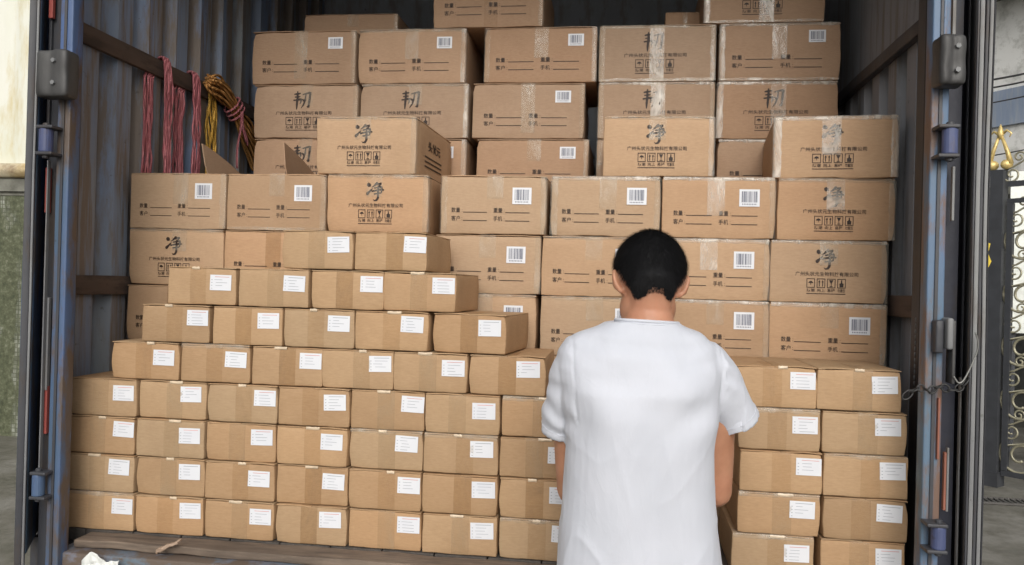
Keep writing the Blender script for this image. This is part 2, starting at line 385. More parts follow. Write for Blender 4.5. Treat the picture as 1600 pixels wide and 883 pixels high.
def logo_print(wd, h, strokes, oneline=.53):
    S = surf_of(wd, h, .0013); mb = MB(); X = lambda f: -wd/2+f*wd; Z = lambda f: h*(1-f)
    brush(mb, strokes, X(.385), Z(.44), h*.33, S)
    put_text(mb, '广州头状元生物科技有限公司', X(.215), Z(oneline), h*.075, S, .00012, width=wd*.54)
    iw = wd*.072; ih = h*.155; t = h*.011
    for k in range(4):
        x = X(.315+.088*k); z = Z(.755)
        for (a, b, c, d) in ((0, iw, 0, t), (0, iw, ih-t, ih), (0, t, t, ih-t), (iw-t, iw, t, ih-t)): rect(mb, x+a, x+b, z+c, z+d, S)
        cx = x+iw/2
        def poly(pp): mb.add([S(cx+a*iw, z+b*ih) for a, b in pp], [tuple(range(len(pp)))])
        if k == 0:
            poly([(-.3, .5), (.3, .5), (.2, .66), (0, .74), (-.2, .66)]); poly([(-.03, .3), (.03, .3), (.03, .5), (-.03, .5)])
        elif k == 1:
            for s in (-.2, .2): poly([(s-.05, .15), (s+.05, .15), (s+.05, .62), (s-.05, .62)]); poly([(s-.13, .6), (s+.13, .6), (s, .85)])
        elif k == 2:
            poly([(-.26, .85), (-.04, .45), (.04, .45), (.26, .85)]); poly([(-.04, .2), (.04, .2), (.04, .46), (-.04, .46)]); poly([(-.18, .13), (.18, .13), (.18, .2), (-.18, .2)])
        else:
            poly([(-.22, .12), (.22, .12), (.26, .5), (-.26, .5)]); poly([(-.14, .5), (.14, .5), (.06, .68), (-.06, .68)]); poly([(-.07, .68), (.07, .68), (.07, .85), (-.07, .85)])
    for k, tx in enumerate(('防潮', '向上', '易碎', '勿重压')):
        put_text(mb, tx, X(.317+.088*k), Z(.80), h*.058, S, .0001, width=wd*.066)
    rect(mb, X(.315), X(.315+.088*3)+iw, Z(.858), Z(.846), S, 0, 4)
    return mb.mesh('brand_print', INK)

KIND = {  # width, depth, body height, flap thickness, total height
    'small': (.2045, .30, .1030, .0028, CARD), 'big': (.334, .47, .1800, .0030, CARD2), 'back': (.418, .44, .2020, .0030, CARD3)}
BODY = {}; FLAPL = {}; TAPES = {}; EDGES = {}; BAR = {}; SHIP = []
for kn, (wd, d, h, th, mat) in KIND.items():
    BODY[kn] = [body_mesh('carton_body', wd, d, h, mat, 11*i+len(kn), .0034 if kn == 'small' else .005) for i in range(6)]
    FLAPL[kn] = [(flap_mesh('top_flap', -wd/2+.0005, -.0006, d, h, th, mat, i, (0, .0012, .0022, .0006)[i]), flap_mesh('top_flap', .0006, wd/2-.0005, d, h, th, mat, i+9, (.0018, .0004, .001, .0024)[i])) for i in range(4)]
    tw = .048 if kn == 'small' else .052
    TAPES[kn] = {}
    for i in range(3): TAPES[kn]['tan%d' % i] = tape_mesh('sealing_tape', -tw/2, tw/2, .001, wd, h, h+th+.002, .12, TAPES3[i], .0006, i, 6)
    for i in range(3): TAPES[kn]['clear%d' % i] = tape_mesh('sealing_tape', -tw/2, tw/2, h*(.1, .45, .62)[i], wd, h, h+th+.002, .12, CLEAR, .0012, i+20, 8)
    for i in range(3): TAPES[kn]['milk%d' % i] = tape_mesh('sealing_tape', -tw/2, tw/2, h*(.02, .38, .5)[i], wd, h, h+th+.002, .12, MILK_SHEEN, .0014, i+30, 8)
    for e in 'RLTB':
        for mn, m in (('c', CLEAR), ('m', MILK_SHEEN)):
            EDGES[(kn, e, mn)] = [edge_tape_mesh('edge_tape', e, wd, d, h, h+th+.0015, m, i*3+ord(e)) for i in range(2)]
for kn in ('big', 'back'):
    wd, d, h, th, _ = KIND[kn]
    BAR[kn] = [barcode_meshes(wd, h, *((.69, .87, .17, .46) if kn == 'big' else (.745, .885, .12, .34)), seed=i) for i in range(3)]
FORM = {k: form_print(KIND[k][0], KIND[k][2]) for k in ('big', 'back')}
LOGO = {'big': logo_print(KIND['big'][0], KIND['big'][2], JING), 'back': logo_print(KIND['back'][0], KIND['back'][2], REN)}
def fold_mesh(wd, h, htop, seed):
    rr = random.Random(seed); w_ = rr.uniform(.018, .040); off = rr.random()*50; mb = MB()
    def fn(u, v):
        x = (u-.5)*w_; c = .0012+.0030*abs(noise.noise(Vector((u*5+off, v*3, off)))); z = h-.003+(htop-h+.004)*v+.0015*noise.noise(Vector((u*6, off, v)))
        return (x, -.0010-c*math.sin(math.pi*min(1, max(0, v)))-.0006, z)
    mb.grid(fn, 10, 4); return mb.mesh('tape_fold', FOLD, True)
FOLD = m_flat('pale_torn_tape', (.62, .50, .36), .3, .2, 60)
FOLDS = [fold_mesh(KIND['small'][0], KIND['small'][2], KIND['small'][2]+.0028+.001, i) for i in range(5)]
SHIP = [label_meshes(KIND['small'][0], KIND['small'][2], i) for i in range(14)]
ORD = ['leftmost', 'second', 'third', 'fourth', 'fifth', 'sixth', 'seventh']
cnt = [0]
def carton(kn, x, y, z, label, face='', tape='tan0', edges='', rz=0, group=None, wscale=1, tx=0, name='carton'):
    """x is the middle of the front face; face: S shipping label, F order form + barcode, L brand print"""
    i = cnt[0]; cnt[0] += 1; wd, d, h, th, mat = KIND[kn]
    t = thing(name, label, 'carton', (x, y, z), rz, group); t.scale = (wscale, 1, 1)
    link('carton_body', BODY[kn][(i*7+i//5) % 6], t)
    fl = FLAPL[kn][(i*3) % 4]
    link('top_flap', fl[0], t); link('top_flap', fl[1], t)
    if tape: link('sealing_tape', TAPES[kn][tape], t, (tx+rnd.uniform(-.013, .013), 0, 0))
    if kn == 'small' and rnd.random() < .55: link('tape_fold', FOLDS[i % 5], t, (rnd.uniform(-.02, .02), 0, 0))
    k = 0
    while k < len(edges):
        link('edge_tape', EDGES[(kn, edges[k], edges[k+1])][i % 2], t); k += 2
    if 'S' in face:
        a, b = SHIP[(i*5+i//7) % 14]; la = link('shipping_label', a, t); link('label_print', b, la)
    if 'F' in face: link('order_form_print', FORM[kn], t)
    if 'B' in face:
        a, b = BAR[kn][i % 3]; la = link('barcode_label', a, t, (rnd.uniform(-.004, .004), 0, rnd.uniform(-.003, .003))); link('barcode', b, la)
    if 'L' in face: link('brand_print', LOGO[kn], t)
    return t
DECK = .817
# front pile of small cartons
SX = [[-1.481, -1.2685, -1.057, -.846, -.6355, -.4255, -.214]]*4
SX = [[x+dx for x in SX[0]] for dx in (0, -.002, -.003, -.001)]
SX += [[-1.3575, -1.1415, -.929, -.725, -.518, -.306], [-1.265, -1.048, -.839, -.6295, -.414], [-1.192, -.974, -.7595, -.5545], [-.8495, -.640]]
ROWN = ['bottom row', 'second row up', 'third row up', 'fourth row up', 'fifth row up', 'sixth row up', 'seventh row up', 'topmost row']
for r_, xs in enumerate(SX):
    n = len(xs)
    for c_, x in enumerate(xs):
        o_ = ORD[c_] if c_ < n-1 or n > 7 else 'rightmost'
        if c_ == 0: lb = 'small carton with white label, leftmost in the %s of the front pile' % ROWN[r_]
        elif o_ == 'rightmost': lb = 'small carton with white label, rightmost in the %s of the front pile' % ROWN[r_]
        else: lb = 'small labelled carton, %s from left in the %s of the front pile' % (o_, ROWN[r_])
        rz = rnd.uniform(-.012, .012)
        if r_ == 5 and c_ == 4: rz = -.09
        if r_ == 6 and c_ == 3: rz = -.03
        if r_ >= 7: rz += -.01
        t = carton('small', x, 2.2+rnd.uniform(-.004, .004), DECK+.1095*r_, lb, 'S', 'tan%d' % rnd.randrange(3), 'Tc' if rnd.random() < .12 else '', rz, 'small labelled cartons in the front pile', wscale=rnd.uniform(.995, 1.012))
# right-hand stacks of small cartons
RX = [(.398, .6195), (.410, .6225), (.412, .621), (.4055, .6155), (.3935, .5995)]
RN = ['bottom carton', 'second carton up', 'third carton up', 'fourth carton up', 'top carton']
for r_, (a, b) in enumerate(RX):
    for c_, x in enumerate((a, b)):
        lb = 'small labelled carton, %s in the %s stack to the right of the man' % (RN[r_], ('left', 'right')[c_])
        carton('small', x, 2.2+rnd.uniform(-.004, .004), DECK+.1085*r_*1.009, lb, 'S', 'tan%d' % rnd.randrange(3), 'Tc' if rnd.random() < .35 else '', rnd.uniform(-.012, .012), 'small labelled cartons in the right stacks')
# middle wall of big cartons
BX = [-1.481, -1.138, -.795, -.4225, -.071, .271, .612]
def big_label(face, where, extra=''):
    what = {'L': 'big character carton', 'F': 'big barcode carton'}[face[0]]
    return (what+', '+where.replace(' in its row', '').replace(' of its row', '')+extra.replace('full row', 'row'))
BG = 'big cartons in the middle wall'
ROW_A = [('FB', 'clear1', 'Rc', -.0), ('FB', 'clear2', 'RcBc', 0), ('L', 'clear2', 'RcTc', .0), ('FB', 'clear2', 'RcLc', 0), ('FB', 'clear1', 'RcTmLc', 0), ('FB', 'milk1', 'TmRc', 0), ('L', 'milk2', 'RcTc', 0)]
XA = [-1.4795, -1.135, -.7925, -.4155, -.0645, .277, .620]
WB_ = ['at the far left', 'second from left, half hidden by small cartons', 'hidden behind the small cartons', 'just right of the small carton steps', 'just left of the man\'s head', 'just right of the man\'s head', 'at the right end']
WC_ = ['at the far left', 'hidden second', 'hidden third', 'showing just right of the small carton steps', 'left of the man\'s neck', 'right of the man\'s neck', 'at the right end']
W7 = ['at the far left of its row', 'second from left in its row', 'third from left in its row', 'fourth from left in its row', 'fifth from left in its row', 'sixth from left in its row', 'at the right end of its row']
for c_, (f, tp, ed, rz) in enumerate(ROW_A):
    t = carton('big', XA[c_], 2.56, 1.712, big_label(f, W7[c_], ' in the top full row'), f, tp, ed, rz+rnd.uniform(-.006, .006), BG)
    if c_ < 2:
        t.scale = (1, .43, 1)
XB = [-1.480, -1.141, -.790, -.4295, -.089, .2655, .603]
ROW_B = [('L', 'clear2', 'Tc'), ('FB', 'tan1', ''), ('FB', 'tan1', ''), ('FB', 'clear2', 'Rc'), ('FB', 'clear2', 'TcRc'), ('FB', 'milk2', 'TmRc'), ('L', 'clear2', 'TmRc')]
for c_, (f, tp, ed) in enumerate(ROW_B):
    carton('big', XB[c_], 2.562, 1.525, big_label(f, WB_[c_], ' in the second full row'), f, tp, ed, rnd.uniform(-.008, .008), BG)
XC = [-1.482, -1.142, -.79, -.4375, -.0885, .2675, .604]
ROW_C = [('FB', 'tan1', ''), ('FB', 'tan1', ''), ('FB', 'tan1', ''), ('FB', 'clear2', 'Tc'), ('FB', 'clear2', 'Tc'), ('FB', 'clear2', 'TmRc'), ('FB', 'clear2', 'TmRc')]
for c_, (f, tp, ed) in enumerate(ROW_C):
    carton('big', XC[c_], 2.56, 1.338, big_label(f, WC_[c_], ' in the third full row'), f, tp, ed, rnd.uniform(-.006, .006), BG)
for r_ in range(3):
    for c_ in range(7):
        t = carton('big', XC[c_], 2.565, DECK+.1735*r_, 'big brown carton at the foot of the middle wall, mostly hidden by the front pile', '', None, '', 0, 'hidden lower cartons of the middle wall')
        t.scale = (1, 1, .947)
TA = carton('big', -.836, 2.56, 1.8985, 'big carton with large brush character and printed side, sitting alone above the third column', 'L', 'clear2', 'RcTc', -.03, 'loose big cartons on top of the middle wall')
carton('big', .0935, 2.56, 1.8985, 'big carton with brush character, loose on the middle wall, nearest above the man\'s head', 'L', 'clear2', 'RmTc', 0, 'loose big cartons on top of the middle wall')
carton('big', .6135, 2.56, 1.8985, 'big carton with brush character under milky tape, loose on top at the right', 'L', 'milk1', 'RmTmLm', -.09, 'loose big cartons on top of the middle wall', wscale=1.04)
# side print of the loose carton at the left
wd, d, h, th, _ = KIND['big']; mb = MB(); S = lambda u, z: (wd/2+.0026, u, z)
put_text(mb, '头状元', .14, h*.62, h*.2, S, .001, width=.16)
for k in range(3): rect(mb, .10, .32, h*(.40-.09*k), h*(.43-.09*k), S)
link('side_print', mb.mesh('side_print', INK), TA)

# back wall of wider cartons
ZB = [1.894+.2095*k for k in range(4)]
KG = 'wide cartons in the shaded back wall'
BACK = [[(-1.238, 'L', 'clear2', ''), (-.814, 'FB', 'clear2', 'Rm'), (-.353, 'FB', 'clear2', 'Rc'), (.098, 'FB', 'tan0', 'Lc'), (.5335, 'F', 'clear1', 'TmRc')],
        [(-1.243, 'L', 'clear2', 'Rc'), (-.811, 'L', 'clear2', 'RmTc'), (-.3725, 'FB', 'clear0', 'Rc'), (.0985, 'L', 'milk1', 'LcRcTm'), (.528, 'L', 'milk0', 'LmTm')],
        [(-1.2565, 'FB', 'clear0', 'Rc'), (-.825, 'FB', 'clear1', 'RmTc'), (-.3325, 'FB', 'clear1', 'RmLc'), (.097, 'L', 'milk0', 'RmTcBmLc'), (.532, 'FB', 'milk1', 'LmTmBm')],
        [(-.535, 'FB', 'tan0', 'Rc'), (.4745, 'L', 'milk0', 'LmBm')]]
KROW = ['lowest row of the back wall', 'middle row of the back wall', 'upper row of the back wall']
for r_, row in enumerate(BACK):
    for c_, (x, f, tp, ed) in enumerate(row):
        what = {'L': 'shaded carton with brush character', 'F': 'shaded carton with form lines'}[f[0]]
        if r_ == 3: lb = ('shaded wide carton with order form, topmost of the back wall left of centre', 'shaded wide carton with printed icons and milky tape, at the very top right')[c_]
        else: lb = what+', '+['leftmost', 'second from left', 'middle', 'second from right', 'rightmost'][c_]+' in the '+KROW[r_]
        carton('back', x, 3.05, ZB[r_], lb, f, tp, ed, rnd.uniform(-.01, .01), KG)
for r_ in range(5):
    for c_ in range(5):
        t = carton('back', (-1.243, -.812, -.37, .0985, .53)[c_], 3.06, DECK+.2154*r_, 'wide carton low in the back wall, hidden behind the middle wall', '', None, '', 0, 'hidden lower cartons of the back wall')
        t.scale = (1, 1, 1.035)
t = carton('back', -1.147, 3.27, ZB[3]+.001, 'flat dim carton lying on the back wall behind the top left cartons', '', 'clear2', 'Rc', 0, 'flat cartons lying behind the back wall'); t.scale = (.95, .55, .64)
t = carton('back', .21, 3.27, ZB[3]+.001, 'low dim carton lying in the dark beside the top right carton', '', 'clear2', '', 0, 'flat cartons lying behind the back wall'); t.scale = (.36, .55, .56)

# open carton with raised flaps
t = thing('open_carton', 'open brown carton whose two raised flaps stick up behind the left cartons', 'carton', (-1.33, 2.775, 1.7125))
mb = MB(); hw, dd, hh = .155, .25, .188
for (a, b, c, d2) in ((-hw, -hw+.004, 0, dd), (hw-.004, hw, 0, dd), (-hw+.004, hw-.004, 0, .004), (-hw+.004, hw-.004, dd-.004, dd)): mb.box(a, b, c, d2, 0, hh)
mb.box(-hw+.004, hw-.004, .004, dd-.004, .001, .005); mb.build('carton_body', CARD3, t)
def raised(x, top, tiltx):
    mb = MB(); P = []
    prof = [(-.005, 0), (-.018, .055), (-.012, top), (.06, top*.90), (.16, top*.70), (.26, top*.44), (.31, top*.30), (.315, 0)]
    for sx in (0, .004): P += [(x+tiltx*z+sx, y, hh+z) for y, z in prof]
    n = len(prof); mb.add(P, [tuple(reversed(range(n))), tuple(range(n, 2*n))]+[(i, (i+1) % n, n+(i+1) % n, n+i) for i in range(n)])
    return mb.build('raised_flap', CARD3, t)
raised(-.152, .13, -.22); raised(.142, .135, -.12)

# ---------------------------------------------------------------- truck body
truck = thing('box_truck', 'blue box truck body seen from behind with both rear doors folded back', 'truck', (0, 2.05, 0))
def TP(mb, name, mat, smooth=False, parent=None, shift=True):
    o = mb.build(name, mat, parent or truck, smooth)
    if parent is None: o.location = (0, -2.05, 0)
    return o
ZT = 3.2; YB = 4.4
def corrugated(x_in, x_out, y0, y1, z0, z1, pitch):
    mb = MB(); prof = []; y = y0; s = 0
    while y < y1:
        prof += [(x_out, y), (x_out, y+pitch*.30), (x_in, y+pitch*.42), (x_in, y+pitch*.86)]; y += pitch
    V = [(x, yy, z) for x, yy in prof for z in (z0, z1)]
    mb.add(V, [(2*i, 2*i+1, 2*i+3, 2*i+2) for i in range(len(prof)-1)])
    return mb
def wall(x_in, x_out, mat, name='side_wall'):
    o = TP(corrugated(x_in, x_out, 2.26, YB, DECK-.05, ZT, .175), name, mat)
    m = o.modifiers.new('thickness', 'SOLIDIFY'); m.thickness = .004; m.offset = 0; return o
wall(-1.675, -1.725, WALLP); wall(.822, .868, WALLR)
mb = MB(); mb.box(-1.74, .885, YB, YB+.05, DECK-.05, ZT); TP(mb, 'front_bulkhead', m_paint('pale_bulkhead_paint', (.34, .36, .40), (.38, .41, .46), (.28, .27, .27), .4, .6))
mb = MB(); mb.box(-1.74, .885, 2.06, YB+.05, ZT+.002, ZT+.05); TP(mb, 'roof', STEEL)
mb = MB(); mb.box(-1.60, .80, 2.052, 2.12, ZT-.14, ZT); TP(mb, 'door_header', POST)
# deck boards run along the truck
nb = 17; bw = 2.5/nb; plank_me = None
for k in range(nb):
    x0 = -1.67+k*bw; mb = MB(); rbox(mb, .002, bw-.002, 2.195, YB-.002, DECK-.035, DECK-.0005+rnd.uniform(-.001, 0), .002, (0, 1, 0))
    if plank_me is None: plank_me = mb.mesh('deck_board', WOODY)
    o = link('deck_board', plank_me, truck, (x0, -2.05, 0))
mb = MB(); mb.box(-1.70, .85, 2.20, YB, DECK-.14, DECK-.037); TP(mb, 'deck_frame', STEEL)
# rear sill: two weathered boards
def ragged(x0, x1, y0, y1, z0, z1, seed, amp=.004):
    mb = MB()
    def wp(p): return p+Vector((0, amp*noise.noise(Vector((p.x*7, seed, p.z*20))), amp*.7*noise.noise(Vector((p.x*9, p.y*20, seed)))))
    rbox(mb, x0, x1, y0, y1, z0, z1, .004, (40, 1, 1), wp); return mb
TP(ragged(-1.50, .705, 2.112, 2.192, DECK-.026, DECK-.004, 3, .006), 'sill_board', WOOD)
mb = MB(); rbox(mb, -1.535, .74, 2.070, 2.16, DECK-.26, DECK-.028, .006, (6, 1, 3), lambda p: p+Vector((0, .003*noise.noise(p*6), 0))); TP(mb, 'rear_beam', BEAM, True)
# corner posts
def post(x0, x1, sgn, mat):
    mb = MB(); rbox(mb, x0, x1, 2.05, 2.095, .45, ZT, .004, (0, 0, 12), lambda p: p+Vector((.0015*noise.noise(Vector((p.z*3, p.x, 1))), 0, 0)))
    o = TP(mb, 'corner_post', mat, True)
    mb = MB(); xo = x0 if sgn < 0 else x1; rbox(mb, (x0+x1)/2-.004, (x0+x1)/2+.004, 2.046, 2.049, .5, ZT-.05, .001, (0, 0, 3)); 
    p = mb.build('post_seam', STEEL, o)
    return o
post(-1.541, -1.503, -1, POST); post(.706, .746, 1, POSTR)
# inner door jambs behind the posts and the slanting outer corner plates
mb = MB(); mb.box(-1.60, -1.545, 2.10, 2.13, .5, ZT); mb.bar((-1.60, 2.12, 1.9), (-1.71, 2.29, 1.9), .0, .0); TP(mb, 'door_jamb', STEEL)
mb = MB(); mb.add([(-1.545, 2.13, .5), (-1.66, 2.262, .5), (-1.66, 2.262, ZT), (-1.545, 2.13, ZT), (-1.602, 2.12, .5), (-1.735, 2.27, .5), (-1.735, 2.27, ZT), (-1.602, 2.12, ZT)], [(0, 1, 2, 3), (7, 6, 5, 4), (0, 3, 7, 4), (1, 5, 6, 2), (3, 2, 6, 7), (0, 4, 5, 1)]); TP(mb, 'corner_plate', WALLP)
mb = MB(); mb.box(-1.675, -1.64, 2.245, 2.285, .75, ZT); TP(mb, 'wall_stile', STEEL)
mb = MB(); mb.box(.75, .81, 2.20, 2.23, .5, ZT); TP(mb, 'door_jamb', RUBBER)  # black colour stands in for shade in the door gap
mb = MB(); mb.add([(.752, 2.13, .5), (.81, 2.27, .5), (.81, 2.27, ZT), (.752, 2.13, ZT), (.80, 2.12, .5), (.872, 2.28, .5), (.872, 2.28, ZT), (.80, 2.12, ZT)], [(3, 2, 1, 0), (4, 5, 6, 7), (4, 7, 3, 0), (2, 6, 5, 1), (7, 6, 2, 3), (1, 5, 4, 0)]); TP(mb, 'corner_plate', m_paint('recess_shade_navy', (.014, .016, .028), (.02, .024, .045), (.03, .022, .02), .2))  # dark navy puts the recess's shade into the plate's colour
mb = MB(); mb.box(.775, .825, 2.262, 2.36, .75, ZT); TP(mb, 'wall_stile', STEEL)
# rails along the walls
def rail(x0, x1, z0, z1, ya, yb, mat, seed):
    mb = MB(); rbox(mb, x0, x1, ya, yb, z0, z1, .003, (0, 30, 0), lambda p: p+Vector((.003*noise.noise(Vector((p.y*4, seed, p.z*8))), 0, .003*noise.noise(Vector((p.y*3, p.z*9, seed))))))
    return TP(mb, 'wall_rail', mat, True)
rail(-1.673, -1.655, 2.262, 2.322, 2.287, YB-.05, RAIL, 1); rail(-1.673, -1.655, 1.488, 1.548, 2.287, YB-.05, RAIL, 2)
rail(.795, .82, 2.285, 2.325, 2.40, YB-.05, STEEL, 3); rail(.793, .82, 1.492, 1.553, 2.395, YB-.05, RAIL, 4)
mb = MB(); mb.box(.818, .8205, 2.365, YB, 2.327, ZT); TP(mb, 'upper_wall_panel', WALLR)
# folded rear doors: edge frame, leaf, gasket
def door(p0, p1, th, mat):
    p0, p1 = Vector(p0), Vector(p1); d = (p1-p0).normalized(); L = (p1-p0).length; n = Vector((-d.y, d.x, 0))
    M = Matrix(((n.x, d.x, 0, p0.x), (n.y, d.y, 0, p0.y), (0, 0, 1, 0), (0, 0, 0, 1)))
    mb = MB(); rbox(mb, -th/2, th/2, .022, L, .78, ZT-.02, .004, (0, 3, 2), lambda p: M @ p); o = TP(mb, 'rear_door', mat)
    return o, M
dl, ML = door((-1.6065, 2.035, 0), (-2.26, 3.15, 0), .03, POST)
for (a, b, ya, yb, m, nm) in ((-.012, -.006, 0, .02, SILVER, 'edge_trim'), (-.005, .012, .006, .021, STEEL, 'door_gasket')):
    mb = MB(); rbox(mb, a, b, ya, yb, .62, ZT-.02, .0015, (0, 0, 14), lambda p: ML @ (p+Vector((.0018*noise.noise(Vector((p.z*2.5, 1, 4))), 0, 0)))); mb.build(nm, m, dl, True)
dr, MR = door((.8135, 2.035, 0), (1.17, 3.15, 0), .03, SILVER)
for (a, b, ya, yb, m, nm) in ((-.0165, -.009, 0, .02, SILVER, 'edge_trim'), (-.008, -.001, .004, .02, STEEL, 'door_gasket'), (.0, .009, 0.002, .02, SILVER, 'edge_trim'), (.010, .0145, .003, .02, STEEL, 'door_gasket'), (-.021, -.0175, .004, .02, RUBBER, 'door_gasket')):
    mb = MB(); rbox(mb, a, b, ya, yb, .55, ZT-.02, .0012, (0, 0, 18), lambda p: MR @ (p+Vector((.0035*noise.noise(Vector((p.z*2.0, 1, 9)))*(1 if a < -.0 else .3), 0, 0)))); mb.build(nm, m, dr, True)
# vertical strips seen in the gaps beside the posts
def strip(px, w_, y0, y1, Y, mat, name):
    a = atY(px, y0, Y); b = atY(px, y1, Y); x = (a.x+b.x)/2; mb = MB(); rbox(mb, x-w_/2, x+w_/2, Y, Y+.012, b.z, a.z, .0015, (0, 0, 3)); return TP(mb, name, mat)
strip(80, .012, -60, 28, 2.08, REDP, 'red_lock_rod'); strip(73, .012, 262, 332, 2.085, REDP, 'red_lock_rod'); strip(70, .011, 603, 678, 2.085, REDP, 'red_lock_rod')
strip(67, .004, 250, 760, 2.07, SILVER, 'seal_strip'); strip(73, .006, 465, 610, 2.082, SILVER, 'seal_strip'); strip(76, .008, 28, 235, 2.09, STEEL, 'seal_strip')
strip(1492, .008, -40, 60, 2.085, SILVER, 'seal_strip'); strip(1490, .006, 260, 345, 2.085, SILVER, 'seal_strip')
strip(1467, .005, 622, 718, 2.062-.022, ORP, 'red_lock_rod'); strip(1477, .007, 707, 798, 2.085, ORP, 'red_lock_rod')
strip(1481, .005, 700, 800, 2.082, SILVER, 'seal_strip'); strip(1498, .004, 590, 940, 2.09, SILVER, 'seal_strip')
strip(1478, .007, 0, 55, 2.044, POSTR, 'seal_strip')
# hinges: barrel, pin, two plates
def hinge(px, y0, y1, Y, rad, matb=HINGE, plate_w=.03, pside=1):
    a = atY(px, y0, Y); b = atY(px, y1, Y); x = (a.x+b.x)/2; z1, z0 = a.z, b.z
    mb = MB(); n = 18; g = .006
    mb.tube([(x, Y, z0+g), (x, Y, z0+g+.003), (x, Y, z1-g-.003), (x, Y, z1-g)], [rad*.9, rad, rad, rad*.9], n); o = TP(mb, 'hinge_barrel', matb, False)
    for zc in (z0+g*.4, z1-g*.4):
        mb = MB(); rbox(mb, min(x-rad, x+pside*plate_w), max(x+rad, x+pside*plate_w), Y-rad*1.05, 2.052, zc-.0045, zc+.0045, .003, (2, 2, 0)); mb.build('hinge_plate', STEEL, o)
    mb = MB(); mb.tube([(x, Y, z0-.010), (x, Y, z0-.008), (x, Y, z1+.008), (x, Y, z1+.010)], [rad*.35, rad*.5, rad*.5, rad*.35], 12); mb.build('hinge_pin', STEEL, o)
hinge(72, 198, 242, 2.02, .018, pside=1); hinge(1484, 197, 246, 2.02, .017, pside=-1); hinge(1466, 818, 862, 2.02, .016, pside=-1)
hinge(60, 737, 778, 2.03, .016, POST, pside=1)
def buffer(px0, px1, y0, y1, Y0, Y1, ribs, flat):
    a = atY(px0, y0, Y0); b = atY(px1, y1, Y0)
    def wp(p):
        u = (p.x-a.x)/(b.x-a.x); q = p.copy(); k = math.sin(u*math.pi*ribs)
        if p.y < (Y0+Y1)/2: q.y -= .0035*abs(k)*(1-flat)
        return q+noise.noise_vector(p*25)*.003
    mb = MB(); rbox(mb, a.x, b.x, Y0, Y1, b.z, a.z, .010, (10, 1, 8), wp); o = TP(mb, 'rubber_buffer', CASING, True)
    for z in (b.z+(a.z-b.z)*.28, b.z+(a.z-b.z)*.75):
        mb = MB(); xx = a.x+(b.x-a.x)*.62; mb.tube([(xx, Y0-.002, z), (xx, Y0-.010, z)], .006, 6); mb.build('bolt', SILVER, o)
buffer(56, 103, 77, 150, 1.995, 2.05, 2, 0); buffer(1469, 1511, 53, 132, 1.995, 2.05, 2, 0)
# latch on the right post
a = atY(1464, 500, 2.03); b = atY(1472, 552, 2.03)
mb = MB(); rbox(mb, a.x-.006, b.x, 2.018, 2.049, b.z, a.z, .005, (1, 1, 2)); o = TP(mb, 'door_latch', STEEL, True)
mb = MB(); rbox(mb, b.x+.002, b.x+.016, 2.005, 2.049, b.z+.01, a.z+.006, .005, (1, 1, 2)); mb.build('latch_lever', SILVER, o, True)
mb = MB(); rbox(mb, b.x+.019, b.x+.026, 2.02, 2.06, b.z-.07, a.z, .002, (1, 1, 2)); mb.build('latch_bracket', CASING, o, True)
# chassis, wheels and underrun bar below the body (out of the picture)
mb = MB()
for x in (-.85, 0.0): mb.box(x-.04, x+.04, 2.2, YB+1.6, .52, .675)
TP(mb, 'chassis_rail', STEEL)
for x in (-1.52, .60):
    mb = MB(); Y = 3.6
    prof = [(.20, -.11), (.40, -.12), (.44, -.09), (.45, 0), (.44, .09), (.40, .12), (.20, .11)]; n = 36
    V = [(x+dx, Y+r_*math.cos(2*math.pi*k/n), .455+r_*math.sin(2*math.pi*k/n)) for r_, dx in prof for k in range(n)]
    mb.add(V, [(i*n+k, i*n+(k+1) % n, (i+1)*n+(k+1) % n, (i+1)*n+k) for i in range(len(prof)-1) for k in range(n)]); wo_ = TP(mb, 'wheel', RUBBER, True)
    mb = MB(); mb.tube([(x-.09, Y, .455), (x-.06, Y, .455), (x+.06, Y, .455), (x+.09, Y, .455)], [.2, .1, .1, .2], 24); mb.build('rim', SILVER, wo_)

# wood splinter and white rag on the sill
mb = MB(); a = atY(247, 861, 2.085); b = atY(281, 846, 2.10)
def wp(p):
    u = p.x; c = Vector(a).lerp(Vector(b), u); return c+Vector((0, p.y, p.z*(1-.5*u)+.004*noise.noise(Vector((u*6, p.y*30, p.z*40)))))
rbox(mb, 0, 1, -.012, .012, -.006, .008, .0025, (8, 1, 1), wp)
o = mb.build('wood_splinter', PLANKW); tag(o, 'split piece of bare wood lying on the rear sill', 'wood')
RAG = m_flat('white_plastic_rag', (.70, .72, .70), .4)
c0 = atY(156, 893, 2.05); o = MB()
def ragf(u, v):
    x = (u-.5)*.135; z = .032-.12*v+.012*math.sin(u*7)+.010*noise.noise(Vector((u*4, v*4, 1)))+(-.02*(abs(u-.5)*2)**2)
    return (c0.x+.8*x*(1+.15*noise.noise(Vector((v*3, 2, u)))), 2.052-.012*abs(noise.noise(Vector((u*5, v*5, 7))))-.008*math.sin(u*11)**2*(v), c0.z+.012+z)
o.grid(ragf, 60, 40); o = o.build('plastic_rag', RAG, None, True); m = o.modifiers.new('thickness', 'SOLIDIFY'); m.thickness = .002
tag(o, 'crumpled white plastic rag hanging over the left rear sill', 'rag')

